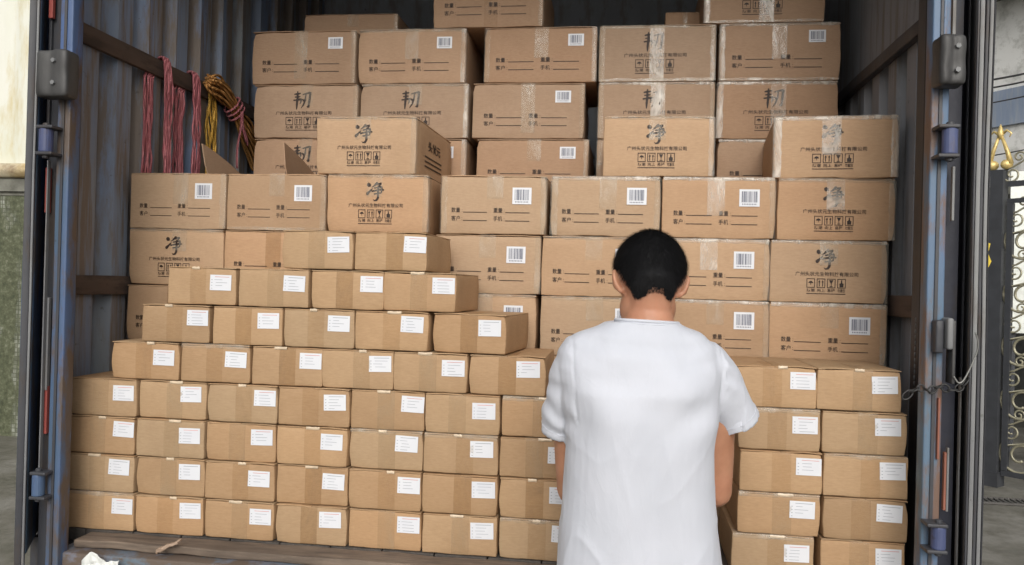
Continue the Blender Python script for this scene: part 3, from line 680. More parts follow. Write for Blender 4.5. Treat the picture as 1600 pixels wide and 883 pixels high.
# ---------------------------------------------------------------- ropes on the left wall
def m_rope(name, a, b):
    s = NT(name); v = s.coords((1, 1, 1)); wv = s.n('ShaderNodeTexWave'); wv.inputs['Scale'].default_value = 55; wv.inputs['Distortion'].default_value = 2; s.l(v, wv.inputs[0])
    n = s.noise(30, v); return s.done(s.mix(wv.outputs['Fac'], s.ramp(n, [(.3, a), (.7, b)]), tuple(x*.55 for x in a)), .8, s.bump(wv.outputs['Fac'], .8, .003))
PINK = m_rope('pink_rope', (.56, .16, .19), (.70, .30, .32)); YEL = m_rope('yellow_rope', (.85, .46, .06), (.95, .62, .16)); ORG = m_rope('orange_rope', (.62, .28, .07), (.75, .40, .14))
def hung(name, mat, Yc, nf, nb, zend, label, spread=.035, zback=None, rad=.0048):
    """rope doubled over the rail: front strands before it, back strands behind it against the wall"""
    t = thing(name, label, 'rope', (-1.64, Yc, 2.325))
    O = Vector((-1.64, Yc, 2.325))
    for k in range(nf):
        y = (k-(nf-1)/2)*spread/max(1, nf-1); pts = [(-.028, y*.6, .004), (-.020, y*.6, .009), (-.008, y*.7, .008), (.0, y*.8, -.008), (.004, y*.9, -.04)]
        for j in range(1, 13):
            z = -.04+(zend-O.z+.04)*j/12; pts.append((rnd.uniform(0, .003)+.006+.006*noise.noise(Vector((j*.5, k*3, Yc))), y+.013*noise.noise(Vector((j*.45, k*7.1, Yc*3))), z))
        mb = MB(); mb.tube(pts, rad, 7); mb.build('strand', mat, t, True)
    for k in range(nb):
        y = -.075+(k-(nb-1)/2)*spread*1.1/max(1, nb-1); pts = [(-.034, y+.05, -.01), (-.034, y+.03, -.05)]
        for j in range(1, 12):
            z = -.05+(zend-O.z+.05)*j/11; pts.append((-.022+.004*noise.noise(Vector((j*.5, k*3, 9))), y+.014*noise.noise(Vector((j*.5, k*5.1, Yc*5))), z))
        mb = MB(); mb.tube(pts, rad, 7); mb.build('strand', mat, t, True)
    return t
hung('rope_hank', PINK, 2.745, 4, 4, 1.90, 'pink rope hank over the upper left rail, nearer the truck opening', .040)
hung('rope_hank', PINK, 2.945, 4, 5, 1.90, 'pink rope hank over the upper left rail, beside the yellow rope', .048)
t = thing('rope_hank', 'yellow rope hanging in loose loops below the left rail', 'rope', (-1.655, 3.10, 2.30))
for k in range(6):
    y = (k-2.5)*.013; pts = [(-.01, y*.5-.01, .015)]+[(.0+.004*math.sin(k+j), y+.008*math.sin(j*.7+k*2), .0-.028*j) for j in range(1, 15)]
    mb = MB(); mb.tube(pts, .0050, 7); mb.build('strand', YEL, t, True)
# orange bundle draped along the rail, bound with pink rope
p0 = Vector((-1.632, 3.02, 2.325)); path = [p0, Vector((-1.625, 3.10, 2.315)), Vector((-1.618, 3.19, 2.27)), Vector((-1.612, 3.27, 2.21)), Vector((-1.61, 3.35, 2.15)), Vector((-1.615, 3.42, 2.09)), Vector((-1.62, 3.46, 2.07))]
t = thing('rope_bundle', 'orange rope bundle bound in the middle and slung over the left rail', 'rope', p0)
def smooth_path(P, n):
    out = []
    for i in range(n+1):
        u = i/n*(len(P)-1); k = min(int(u), len(P)-2); f = u-k; a, b = P[k], P[k+1]; m0 = (b-P[max(k-1, 0)])/2; m1 = (P[min(k+2, len(P)-1)]-a)/2
        out.append(a*(2*f**3-3*f*f+1)+m0*(f**3-2*f*f+f)+b*(-2*f**3+3*f*f)+m1*(f**3-f*f))
    return out
sp = smooth_path(path, 26)
for k in range(16):
    ph = k*2.4; rr = .034*math.sqrt((k+.5)/16); pts = []
    for i, p in enumerate(sp):
        u = i/26; sq = 1-.5*math.exp(-((u-.38)/.12)**2); env = rr*sq*(1.1 if u > .1 else .6+5*u)
        a = ph+u*2.2; pts.append(p-p0+Vector((math.cos(a)*env*.75, math.sin(a)*env*.8, math.sin(a)*env*1.15+.004*math.sin(i*.9+k))))
    mb = MB(); mb.tube(pts, .0056, 6); mb.build('strand', ORG, t, True)
tp = thing('binding_rope', 'thin pink rope wound round the orange rope bundle, ends hanging', 'rope', sp[10])
for k in range(3):
    c = sp[9+k]-sp[10]; pts = [c+Vector((math.cos(a)*.030, math.sin(a)*.028, math.sin(a)*.034+.01*math.cos(a))) for a in [i*2*math.pi/14 for i in range(15)]]
    mb = MB(); mb.tube(pts, .0045, 6); mb.build('strand', PINK, tp, True)
for k, (dy, dz) in enumerate(((-.03, -.24), (.04, -.12), (.06, -.13))):
    pts = [Vector((.03, 0, -.01))+Vector((0, dy*u+.008*math.sin(u*7+k), dz*u)) for u in [i/9 for i in range(10)]]; mb = MB(); mb.tube(pts, .0045, 6); mb.build('strand', PINK, tp, True)

# chain and hooked wire at the right post
LINK = m_flat('old_chain_steel', (.05, .05, .05), .5, .3, 40, Metallic=.5)
ch = thing('chain', 'short dark steel chain slung across the right corner post', 'chain', atY(1470, 604, 2.02))
def linkmesh(a, b, mb, flip):
    a, b = Vector(a), Vector(b); c = (a+b)/2; d = (b-a).normalized(); s1 = d.cross(Vector((0, 1, 0))).normalized() if not flip else Vector((0, 1, 0)); L = (b-a).length*.62
    mb.tube([c+d*math.cos(t_)*L+s1*math.sin(t_)*.0080 for t_ in [i*2*math.pi/16 for i in range(17)]], .0021, 6, 0, False)
cp = [(1412, 622), (1424, 612), (1434, 607), (1443, 606), (1452, 612), (1462, 606), (1472, 603), (1482, 610), (1494, 609), (1504, 603), (1513, 592)]
pts = [atY(x, y, 2.035 if i < 4 else 2.022) for i, (x, y) in enumerate(cp)]
for i in range(len(pts)-1):
    mb = MB(); linkmesh(pts[i]-ch.location, pts[i+1]-ch.location, mb, i % 2); mb.build('chain_link', LINK, ch, True)
WIRE = m_flat('grey_wire', (.22, .22, .21), .4, .2, 40, Metallic=.4)
wp_ = [(1490, 588), (1497, 598), (1504, 596), (1512, 583), (1520, 566), (1527, 548), (1528, 532), (1524, 520)]
mb = MB(); mb.tube(smooth_path([atY(x, y, 2.018) for x, y in wp_], 30), .0022, 6); tag(mb.build('hooked_wire', WIRE, None, True), 'bent grey wire hooked over the right door edge', 'wire')
th_ = thing('thin_chain', 'thin bead chain hanging from the lower right wall rail', 'chain', atY(1431, 497, 2.3))
for i in range(12):
    p = atY(1431-.25*i, 500+i*9, 2.30)-th_.location; mb = MB(); mb.tube([p+Vector((0, 0, .006)), p, p-Vector((0, 0, .006))], [.0015, .0028 if i % 4 == 2 else .002, .0015], 6); mb.build('chain_link', SILVER, th_, True)

# ---------------------------------------------------------------- the man
PX, PF = rt0.copy(), Vector((-math.sin(YAW), math.cos(YAW), 0)); PZ = Vector((0, 0, 1))
def loft(mb, rings, n=28, e=2.3):
    """rings: (centre, axis_a, axis_b, ra, rb) closed with caps; superellipse sections"""
    V = []
    for c, a, b, ra, rb in rings:
        for k in range(n):
            t_ = 2*math.pi*k/n; ct, st = math.cos(t_), math.sin(t_)
            V.append(c+a*(math.copysign(abs(ct)**(2/e), ct)*ra)+b*(math.copysign(abs(st)**(2/e), st)*rb))
    N = len(rings); mb.add(V, [(i*n+k, i*n+(k+1) % n, (i+1)*n+(k+1) % n, (i+1)*n+k) for i in range(N-1) for k in range(n)]+[tuple(reversed(range(n))), tuple((N-1)*n+k for k in range(n))])
def limb(mb, pts, rad, n=16, flat=1.0, steps=6):
    P = smooth_path([Vector(p) for p in pts], steps*(len(pts)-1)); Rr = []
    for i in range(len(P)):
        u = i/(len(P)-1)*(len(pts)-1); k = min(int(u), len(pts)-2); f = u-k; f = f*f*(3-2*f); Rr.append(rad[k]*(1-f)+rad[k+1]*f)
    d0 = (P[0]-P[1]).normalized(); d1 = (P[-1]-P[-2]).normalized()
    P = [P[0]+d0*Rr[0]*.9, P[0]+d0*Rr[0]*.6]+P+[P[-1]+d1*Rr[-1]*.6, P[-1]+d1*Rr[-1]*.9]; Rr = [Rr[0]*.4, Rr[0]*.8]+Rr+[Rr[-1]*.8, Rr[-1]*.4]
    mb.tube(P, Rr, n)
def ball(mb, c, rx, ry, rz, M=None, nu=20, nv=14, shape=None):
    V = []
    for j in range(nv+1):
        th_ = math.pi*j/nv
        for k in range(nu):
            ph = 2*math.pi*k/nu; q = Vector((math.sin(th_)*math.cos(ph), math.sin(th_)*math.sin(ph), math.cos(th_)))
            if shape: q = shape(q)
            q = Vector((q.x*rx, q.y*ry, q.z*rz)); V.append((M @ q if M else q)+c)
    mb.add(V, [(j*nu+k, (j+1)*nu+k, (j+1)*nu+(k+1) % nu, j*nu+(k+1) % nu) for j in range(nv) for k in range(nu)])
def fuse(mb, voxel, smooth_it=4, fac=.5):
    me = mb.mesh('tmp', [], True); o = link('tmp', me)
    bm = bmesh.new(); bm.from_mesh(me); bmesh.ops.remove_doubles(bm, verts=bm.verts, dist=1e-6); bmesh.ops.recalc_face_normals(bm, faces=bm.faces); bm.to_mesh(me); bm.free()
    r_ = o.modifiers.new('r', 'REMESH'); r_.mode = 'VOXEL'; r_.voxel_size = voxel
    s_ = o.modifiers.new('s', 'SMOOTH'); s_.iterations = smooth_it; s_.factor = fac
    dg = bpy.context.evaluated_depsgraph_get(); dg.update(); out = bpy.data.meshes.new_from_object(o.evaluated_get(dg)); bpy.data.objects.remove(o)
    return out
def body_pt(px, py, D): return atD(px, py, D)
man_base = Vector((.045, 1.86, 0))
man = thing('person', 'man seen from behind in a white t-shirt, head bowed, standing before the cartons', 'person', man_base)
def rel(me, mat, name, smooth=True):
    me.transform(Matrix.Translation(-man_base)); me.name = name; me.materials.clear(); me.materials.append(mat)
    me.polygons.foreach_set('use_smooth', [smooth]*len(me.polygons)); return link(name, me, man)
def ringpx(py, xl, xr, D, half):
    c = atD((xl+xr)/2, py, D); return (c, PX, PF, (xr-xl)/2*D/F, half)
# head frame: bowed forward, turned a touch to the right
HC = atD(1014.5, 435, 1.875)
Mh = Matrix.Rotation(-YAW*-1, 3, 'Z') @ Matrix.Rotation(R(3), 3, 'Y') @ Matrix.Rotation(R(-34), 3, 'X')
HP = lambda x, y, z: HC + Mh @ Vector((x, y, z))          # x right, y to the face, z to the crown
def skull(q):
    q = q.copy()
    if q.z < -.1: q.x *= 1-.22*(-.1-q.z); q.y *= 1-.1*(-.1-q.z)
    if q.y < 0: q.y *= .98; q.x *= 1+.05*(-q.y)*(1 if q.z > 0 else .3)
    return q
mb = MB()
ball(mb, HC+Mh @ Vector((0, 0, .012)), .0772, .0945, .094, Mh, 28, 20, skull)
ball(mb, HC+Mh @ Vector((0, .030, -.062)), .0635, .066, .062, Mh, 24, 16)          # jaw and cheeks
ball(mb, HC+Mh @ Vector((0, .078, -.104)), .026, .020, .018, Mh)                 # chin
ball(mb, HC+Mh @ Vector((0, .096, -.028)), .012, .020, .022, Mh); ball(mb, HC+Mh @ Vector((0, .086, -.008)), .009, .016, .028, Mh)   # nose
ball(mb, HC+Mh @ Vector((0, .084, .016)), .045, .016, .011, Mh)                  # brow
ball(mb, HC+Mh @ Vector((0, .089, -.068)), .022, .011, .008, Mh)                 # mouth
for s in (-1, 1):
    ball(mb, HC+Mh @ Vector((s*.036, .070, -.034)), .022, .018, .020, Mh)         # cheekbone
NB = atD(1014, 512, 1.825)
limb(mb, [NB+Vector((0, .01, -.05)), NB+Vector((0, .004, .0)), NB.lerp(HC, .55)+PF*.002, HP(0, -.020, -.045)], [.064, .055, .0495, .050], 20)
limb(mb, [NB.lerp(HC, .3)-PF*.004, HP(0, -.040, -.040)], [.048, .046], 18)
for s in (-1, 1):                                                                 # trapezius to shoulder
    limb(mb, [NB+Vector((s*.02, .0, -.005)), NB+PX*(s*.085)+Vector((0, .0, -.062)), NB+PX*(s*.14)+Vector((0, .01, -.095))], [.040, .034, .030])
limb(mb, [NB+Vector((0, .02, -.09)), NB+Vector((0, .03, -.25)), NB+Vector((0, .01, -.45))], [.085, .09, .09])
# arms
SR, ER = atD(1118, 572, 1.845), atD(1120, 768, 1.90); SL, EL = atD(893, 575, 1.845), atD(893, 765, 1.92)
WR = ER+PF*.215-PX*.075+Vector((0, 0, -.085)); WL = EL+PF*.225+PX*.07+Vector((0, 0, .0))
for S_, E_, W_ in ((SR, ER, WR), (SL, EL, WL)):
    limb(mb, [S_.lerp(E_, .14)-PX*(.012*(1 if S_ is SR else -1)), S_.lerp(E_, .35), S_.lerp(E_, .62), E_], [.036, .0435, .040, .0345], 18)
    limb(mb, [E_, E_.lerp(W_, .3), E_.lerp(W_, .7), W_], [.0345, .0385, .032, .026], 18)
    s = 1 if S_ is SR else -1; dr_ = (W_-E_).normalized(); inn = -PX*s; dn = dr_.cross(inn).normalized()*(1)
    if dn.z > 0: dn = -dn
    # palm faces down and in, fingers curl downward round the edge of what they hold
    K = W_+dr_*.075
    for j in range(4):
        off = inn*((j-1.5)*-.0205); limb(mb, [W_+dr_*.012+off*.5, K+off], [.019, .0135], 12)
        Lf = (.042, .047, .044, .034)[j] if True else 0; k1 = K+off; k2 = k1+(dr_+dn*.5).normalized()*Lf; k3 = k2+(dr_*.5+dn*.9).normalized()*Lf*.62; k4 = k3+(dr_*.1+dn).normalized()*Lf*.48
        limb(mb, [k1, k2, k3, k4], [.0098, .0088, .0080, .0070], 10, 1, 3)
    tb = W_+dr_*.028+inn*.022; limb(mb, [tb, tb+(inn*.8+dr_*.6+dn*.3).normalized()*.038, tb+(inn*.9+dr_*1.3+dn*.8).normalized()*.066], [.0145, .0110, .0085], 12, 1, 4)
# ears
for s in (-1, 1):
    e0 = HP(s*.0755, -.006, -.022)
    eu = Mh @ Vector((0, -.15, 1)).normalized(); eb = Mh @ Vector((s*.55, -.83, 0)).normalized()
    prof = [(-.026, .002), (-.018, .009), (-.004, .014), (.012, .017), (.022, .013), (.026, .003)]
    limb(mb, [e0+eu*a+eb*b-(Mh @ Vector((s, 0, 0)))*max(0, -a)*.42 for a, b in prof], [.0050, .0052, .0048, .0046, .0046, .0044], 10, 1, 4)
    limb(mb, [e0+eu*-.012+eb*.002, e0+eu*.010+eb*.008], [.008, .009], 10)
    limb(mb, [e0+eu*-.018+eb*.004-(Mh @ Vector((s, 0, 0)))*.008, e0+eu*-.023+eb*.003-(Mh @ Vector((s, 0, 0)))*.011], [.0070, .0065], 10)
# legs inside the trousers, down to the ankles
hipz = .90
for s in (-1, 1):
    hp = man_base+PX*(s*.095)+Vector((0, .0, hipz)); kn_ = man_base+PX*(s*.105)+PF*.02+Vector((0, 0, .49)); an = man_base+PX*(s*.115)-PF*.02+Vector((0, 0, .08))
    limb(mb, [hp, kn_, an], [.080, .052, .036], 18)
limb(mb, [man_base+Vector((0, 0, 1.12)), man_base+Vector((0, 0, .92))], [.09, .10])
def m_skin():
    s = NT('skin'); v = s.coords(); n = s.noise(18, v, 5)
    c = s.ramp(n, [(.3, (.40, .19, .11)), (.7, (.53, .275, .17))]); fine = s.noise(160, v, 3)
    c = s.mix(s.ramp(s.noise(5, v, 3), [(.5, (0, 0, 0)), (.75, (.35, .35, .35))]), c, (.52, .20, .13))
    s.b.inputs['Subsurface Weight'].default_value = .12; s.b.inputs['Subsurface Radius'].default_value = (.012, .005, .003); s.b.inputs['Subsurface Scale'].default_value = 1
    return s.done(c, .5, s.bump(fine, .15, .0008))
SKIN = m_skin()
body = fuse(mb, .0042, 5); body_o = rel(body, SKIN, 'body')
# eyes, for views from the side
for s in (-1, 1):
    mb = MB(); ball(mb, HP(s*.031, .077, .0)-man_base, .0115, .0115, .0115, None, 12, 8); mb.build('eye', m_flat('eye_white', (.6, .58, .55), .2) if s < 0 else bpy.data.materials['eye_white'], man, True)
# hair: skull shell with an uneven edge, plus short strands over it
def hair_in(q):       # margin inside the hair area, by height on the bowed head at the back and by angle at the front
    az = abs(math.atan2(q.x, -q.y)); p = Mh @ Vector((q.x*.0772, q.y*.0945, q.z*.094+.012))
    K = [(0, .020), (.25, .022), (.42, .034), (.7, .043), (.95, .040), (1.15, .022), (1.4, .0), (1.7, -.02), (3.2, -.02)]
    for (a0, h0), (a1, h1) in zip(K, K[1:]):
        if a0 <= az <= a1: hz = h0+(h1-h0)*(az-a0)/(a1-a0); break
    m = (p.z+hz+.0025*noise.noise(q*9))/.085
    if az > 1.2: m = min(m, q.z-(-.10 if az < 1.6 else .15+.2*min(1, (az-1.6)/1.2))) if az > 1.6 else min(m, q.z+.25)
    return m
_bvh = BVHTree.FromPolygons([v.co.copy() for v in body.vertices], [tuple(p.vertices) for p in body.polygons])
def hair_pt(q, ex):
    base = hair_r(q, 0); o_ = HP(0, 0, .012)-man_base; b_ = HP(*base)-man_base; d_ = (b_-o_).normalized(); r0_ = (b_-o_).length
    hit = _bvh.ray_cast(o_+d_*(r0_+.022), -d_)
    r1_ = (hit[0]-o_).length if hit[0] else r0_
    az = abs(math.atan2(q.x, -q.y)); lim_ = .020 if az < 1.0 else max(.002, .020-.09*(az-1.0)); return o_+d_*(min(max(r1_, r0_-.004), r0_+lim_)+ex)
HAIR = m_flat('black_hair', (.0045, .0045, .0055), .75, .3, 80, Specular_IOR_Level=.25)
def hair_r(q, ex):
    q2 = skull(q); p = Vector((q2.x*(.0772+ex), q2.y*(.0945+ex), q2.z*(.094+ex))); return p+Vector((0, 0, .012))
mb = MB(); NU, NV = 120, 80; idm = {}; vs = []; fs = []
def dirq(i, j):
    th_ = math.pi*j/NV; ph = 2*math.pi*i/NU; return Vector((math.sin(th_)*math.cos(ph), math.sin(th_)*math.sin(ph), math.cos(th_)))
for j in range(NV):
    for i in range(NU):
        qs = [dirq(i, j), dirq(i, j+1), dirq((i+1) % NU, j+1), dirq((i+1) % NU, j)]
        if all(hair_in(q) > .07 for q in qs):
            f = []
            for (a, b), q in zip(((i, j), (i, j+1), ((i+1) % NU, j+1), ((i+1) % NU, j)), qs):
                if (a, b) not in idm:
                    m_ = min(1, (hair_in(q)-.05)/.30); ex = .0004+.0070*m_**.7+.0012*noise.noise(q*9)
                    idm[(a, b)] = len(vs); vs.append(hair_pt(q, ex))
                f.append(idm[(a, b)])
            fs.append(tuple(f))
mb.add(vs, fs); hair_o = mb.build('hair', HAIR, man, True)
mb = MB(); hr = random.Random(3)
for k in range(34000):
    z = hr.uniform(-.8, 1); a = hr.uniform(0, 2*math.pi); q = Vector((math.sqrt(1-z*z)*math.cos(a), math.sqrt(1-z*z)*math.sin(a), z)); m_ = hair_in(q)
    if m_ < -.20 or (m_ < 0 and hr.random() > math.exp(m_/.07)): continue
    ex = .0006+.0080*min(1, max(0, m_)/.30)**.7
    p = hair_pt(q, ex-.001); L = .0035+.0095*min(1, max(0, m_+.03)/.3)*hr.uniform(.7, 1.3); out = Mh @ q; down = Vector((0, 0, -1)) if q.y < .3 else Mh @ Vector((0, 1, -.3))
    dn = (down-out*out.dot(down)).normalized()
    d = (out*(.30 if m_ < .25 else .36)+dn+Vector((hr.uniform(-.35, .35), hr.uniform(-.35, .35), hr.uniform(-.3, .3)))).normalized(); sd_ = d.cross(out).normalized()*.00038
    mb.add([p-sd_, p+sd_, p+d*L], [(0, 1, 2)])
o = mb.build('hair_strands', HAIR, hair_o); o['kind'] = 'stuff'
# t-shirt
mb = MB(); DC = 1.825
tr_ = [(964, 868, 1134, 1.85, .128), (930, 869, 1131, 1.85, .126), (883, 871, 1125, 1.845, .124), (820, 877, 1117, 1.84, .120), (760, 882, 1113, 1.835, .120), (700, 884, 1114, 1.83, .122), (650, 880, 1118, 1.83, .124), (610, 874, 1123, 1.83, .122), (575, 868, 1128, 1.835, .112), (552, 872, 1122, 1.835, .098), (535, 884, 1112, 1.835, .086), (520, 903, 1092, 1.83, .076), (510, 924, 1074, 1.828, .068), (502, 944, 1060, 1.826, .062)]
loft(mb, [ringpx(*r_) for r_ in tr_], 40, 2.35)
def sleeve(S_, T_, r0, r1, ax):
    d = (T_-S_).normalized(); a = (ax-d*ax.dot(d)).normalized(); b = d.cross(a)
    L = (T_-S_).length
    prof = [(-.42, r0*.45), (-.30, r0*.80), (-.12, r0*.97), (0, r0), (.3, r0*1.02), (.6, (r0+r1)/2), (.9, r1), (1.0, r1*1.01), (1.0, r1*.86), (.86, r1*.84), (.55, r1*.6), (.5, r1*.2)]
    loft(mb, [(S_+d*L*u, a, b, q*1.0, q*1.08) for u, q in prof], 30, 2.0)
sleeve(atD(1108, 580, 1.84), atD(1151, 660, 1.875), .057, .0525, PX)
sleeve(atD(896, 585, 1.84), atD(877, 672, 1.895), .051, .0465, PX)
# neck rib
nk = []
for k in range(29):
    a = 2*math.pi*k/28; px = 1011+49*math.cos(a)*1.0; pt = atD(px, 499.5+3.0*math.cos(a)+ (0 if math.sin(a) < 0 else 10*math.sin(a)), 1.825+.060*math.sin(a)); nk.append(pt)
collar_pts = nk
shirt = fuse(mb, .0042, 4)
top0 = atD(1000, 500, 1.75).z
def fold(p, n_):
    u = (p-man_base).dot(PX); f_ = (p-man_base).dot(PF); z = p.z; h_ = 0
    low = max(0, min(1, (1.30-z)/.35))
    h_ += (.0035*low+.0006)*noise.noise(Vector((u*11+1.3*z, f_*9, z*1.6+3)))*2
    rid = lambda q: (1-abs(noise.noise(q))*2.2)
    h_ += .0016*(.35+low)*max(0, rid(Vector((u*8+z*3.5, f_*8, z*2.2+1))))**4
    h_ += .0014*(.3+.7*low)*max(0, rid(Vector((u*10-z*5, f_*9+4, z*3.5+7))))**4
    for s, cx, cz in ((1, .175, 1.36), (-1, -.165, 1.36)):            # folds that fan out of the armpits
        dx, dz = (cx-u*1.0)*s, z-cz; r_ = math.hypot(dx, dz)
        if dx > -.05 and r_ < .24:
            ang = math.atan2(dz, dx); h_ += .0038*math.exp(-((r_-.10)/.07)**2)*math.sin(ang*5+s*1.3+2*noise.noise(Vector((u*5, z*5, s))))*min(1, max(0, r_/.08-.3))
    # sleeve creases
    if abs(u-.01) > .165 and z > 1.22: h_ += .0022*math.sin(z*120+u*90+3*noise.noise(p*14))*max(0, noise.noise(p*9+Vector((3, 1, 2)))+.25)
    dn_ = top0-z
    if dn_ < .16 and abs(u) < .17: h_ += .0006*math.sin(dn_*150+u*u*260+2*noise.noise(Vector((u*8, z*8, 2))))*math.exp(-((dn_-.05)/.05)**2)
    # large diagonal drag line from the right shoulder to the left hip, and the hollow of the spine
    h_ += .003*math.exp(-((u-.02+.35*(z-1.15))/.045)**2)*low-.004*math.exp(-((u-.008)/.03)**2)*max(0, min(1, (1.40-z)/.1))*(1 if f_ < 0 else 0)
    return h_
nrm = [v.normal.copy() for v in shirt.vertices]
for v, n_ in zip(shirt.vertices, nrm): v.co += n_*fold(v.co, n_)*1.6
shirt.update()
def m_shirt():
    s = NT('white_cotton'); v = s.coords(); weave = s.noise(420, v, 2); c = s.noise(7, v, 4)
    s.b.inputs['Sheen Weight'].default_value = .15
    n0 = s.bump(weave, .12, .0006); n0 = s.bump(s.noise(16, s.coords((1.3, 1, .5)), 4, .5, .4), .35, .008, n0); n0 = s.bump(s.ramp(s.noise(9, s.coords((1.4, 1, .6)), 3, .5, 1.5), [(.44, (0, 0, 0)), (.5, (1, 1, 1)), (.56, (0, 0, 0))]), .06, .004, n0)
    return s.done(s.ramp(c, [(.3, (.55, .575, .64)), (.7, (.59, .61, .675))]), .85, n0)
nrm = [v.normal.copy() for v in shirt.vertices]
for v, n_ in zip(shirt.vertices, nrm):      # armhole seams
    p = v.co.copy(); u = (p-man_base).dot(PX)
    if p.z > 1.26: v.co -= n_*.0016*math.exp(-((abs(u-.004)-(.164-.10*max(0, 1.38-p.z)))/.0035)**2)
shirt_o = rel(shirt, m_shirt(), 't_shirt')
SHIRT = bpy.data.materials['white_cotton']
def wrapline(name, P, r_, off):
    bv = BVHTree.FromPolygons([v.co.copy() for v in shirt.vertices], [tuple(p.vertices) for p in shirt.polygons]); out = []
    for p in P:
        h_ = bv.find_nearest(p-man_base); out.append(h_[0]+h_[1]*off if h_[0] else p-man_base)
    mb = MB(); mb.tube(out, r_, 6, 0, False); return mb.build(name, SHIRT, shirt_o, True)
collar = MB(); collar.tube([p-man_base+Vector((0, 0, -.004)) for p in collar_pts], .0040, 10, 0, False); collar.build('collar', SHIRT, shirt_o, True)
wrapline('collar_stitching', [p+Vector((0, 0, -.012))+(p-NB).normalized()*.004 for p in collar_pts], .0007, .0004)
for (S_, T_, r1) in ((atD(1108, 580, 1.84), atD(1151, 660, 1.875), .0535), (atD(896, 585, 1.84), atD(877, 672, 1.895), .0475)):
    d = (T_-S_).normalized(); a = (PX-d*PX.dot(d)).normalized(); b = d.cross(a)
    wrapline('hem_stitching', [T_-d*.019+(a*math.cos(q)+b*math.sin(q)*1.08)*(r1+.004) for q in [i*2*math.pi/60 for i in range(61)]], .0007, .0003)
# trousers
mb = MB()
for s in (-1, 1):
    hp = man_base+PX*(s*.088)+Vector((0, 0, .90)); kn_ = man_base+PX*(s*.105)+PF*.02+Vector((0, 0, .49)); an = man_base+PX*(s*.115)-PF*.02+Vector((0, 0, .075))
    loft(mb, [(an, PX, PF, .058, .066), (an.lerp(kn_, .5), PX, PF, .064, .074), (kn_, PX, PF, .072, .080), (kn_.lerp(hp, .5), PX, PF, .084, .095), (hp, PX, PF, .078, .092)], 24, 2.1)
c_ = man_base; loft(mb, [(c_+Vector((0, 0, .80)), PX, PF, .11, .10), (c_+Vector((0, 0, .88)), PX, PF, .150, .098), (c_+Vector((0, 0, .96)), PX, PF, .145, .092), (c_+Vector((0, 0, 1.03)), PX, PF, .130, .082)], 30, 2.2)
tro = fuse(mb, .006, 5)
nrm = [v.normal.copy() for v in tro.vertices]
for v, n_ in zip(tro.vertices, nrm): v.co += n_*.004*noise.noise(Vector((v.co.x*12, v.co.y*12, v.co.z*9)))*2
rel(tro, m_flat('dark_trouser_cloth', (.03, .033, .042), .8), 'trousers')
for s in (-1, 1):
    mb = MB(); c = man_base+PX*(s*.118)+PF*.045
    loft(mb, [(c+Vector((0, 0, .001)), PX, PF, .044, .135), (c+Vector((0, 0, .028)), PX, PF, .046, .138), (c+Vector((0, 0, .055))-PF*.012, PX, PF, .042, .112), (c+Vector((0, 0, .085))-PF*.045, PX, PF, .036, .062), (c+Vector((0, 0, .10))-PF*.06, PX, PF, .033, .042)], 26, 2.4)
    sh = fuse(mb, .005, 3); rel(sh, m_flat('black_shoe', (.025, .025, .028), .5), 'shoe')

# ---------------------------------------------------------------- ground and background
def m_ground():
    s = NT('wet_concrete'); v = s.coords((1, 1, 1), 'World'); a = s.noise(1.3, v, 8, .65); b = s.noise(14, v, 6, .7)
    c = s.ramp(a, [(.35, (.06, .057, .044)), (.5, (.14, .13, .105)), (.65, (.26, .25, .225))]); c = s.mix(.35, c, s.ramp(b, [(.3, (.07, .07, .055)), (.7, (.28, .27, .25))]))
    return s.done(c, s.ramp(a, [(.4, (.35,)*3), (.6, (.75,)*3)]), s.bump(b, .5, .01))
mb = MB(); mb.grid(lambda u, v: ((u-.5)*240, (v-.5)*240, 0), 8, 8); tag(mb.build('ground', m_ground()), kind='structure')
def m_stained(name, cols, stain, sc=(1, 1, .25)):
    s = NT(name); v = s.coords(sc, 'World'); a = s.noise(2.2, v, 6, .6); c = s.ramp(a, [(.3, cols[0]), (.5, cols[1]), (.72, cols[2])])
    st = s.ramp(s.noise(5, v, 7, .7), [(.48, (0, 0, 0)), (.68, (.8, .8, .8))]); c = s.mix(st, c, stain)
    return s.done(c, .75, s.bump(s.noise(22, s.coords((1, 1, 1), 'World'), 5), .3, .006))
def m_mosaic():
    s = NT('mossy_mosaic'); v = s.coords((1, 1, 1), 'World'); sx = s.n('ShaderNodeSeparateXYZ'); s.l(v, sx.inputs[0]); cb = s.n('ShaderNodeCombineXYZ'); s.l(sx.outputs[0], cb.inputs[0]); s.l(sx.outputs[2], cb.inputs[1])
    br = s.n('ShaderNodeTexBrick', offset=0.0); s.l(cb.outputs[0], br.inputs['Vector']); br.inputs['Scale'].default_value = 1
    br.inputs['Brick Width'].default_value = .040; br.inputs['Row Height'].default_value = .040; br.inputs['Mortar Size'].default_value = .004; br.inputs['Mortar Smooth'].default_value = .3
    br.inputs['Color1'].default_value = (.11, .12, .085, 1); br.inputs['Color2'].default_value = (.48, .50, .45, 1); br.inputs['Mortar'].default_value = (.07, .075, .05, 1)
    gr = s.ramp(s.noise(1.5, s.coords((1.6, 1, .35), 'World'), 7, .65), [(.45, (0, 0, 0)), (.54, (1, 1, 1))]); moss = s.ramp(s.noise(24, v, 6, .7), [(.3, (.03, .038, .018)), (.55, (.09, .10, .055)), (.75, (.22, .23, .17))])
    c = s.mix(gr, br.outputs['Color'], moss)
    return s.done(c, .6, s.bump(br.outputs['Fac'], -.6, .006))
PLAST = m_stained('stained_cream_plaster', ((.60, .60, .46), (.70, .71, .62), (.76, .76, .71)), (.55, .46, .22))
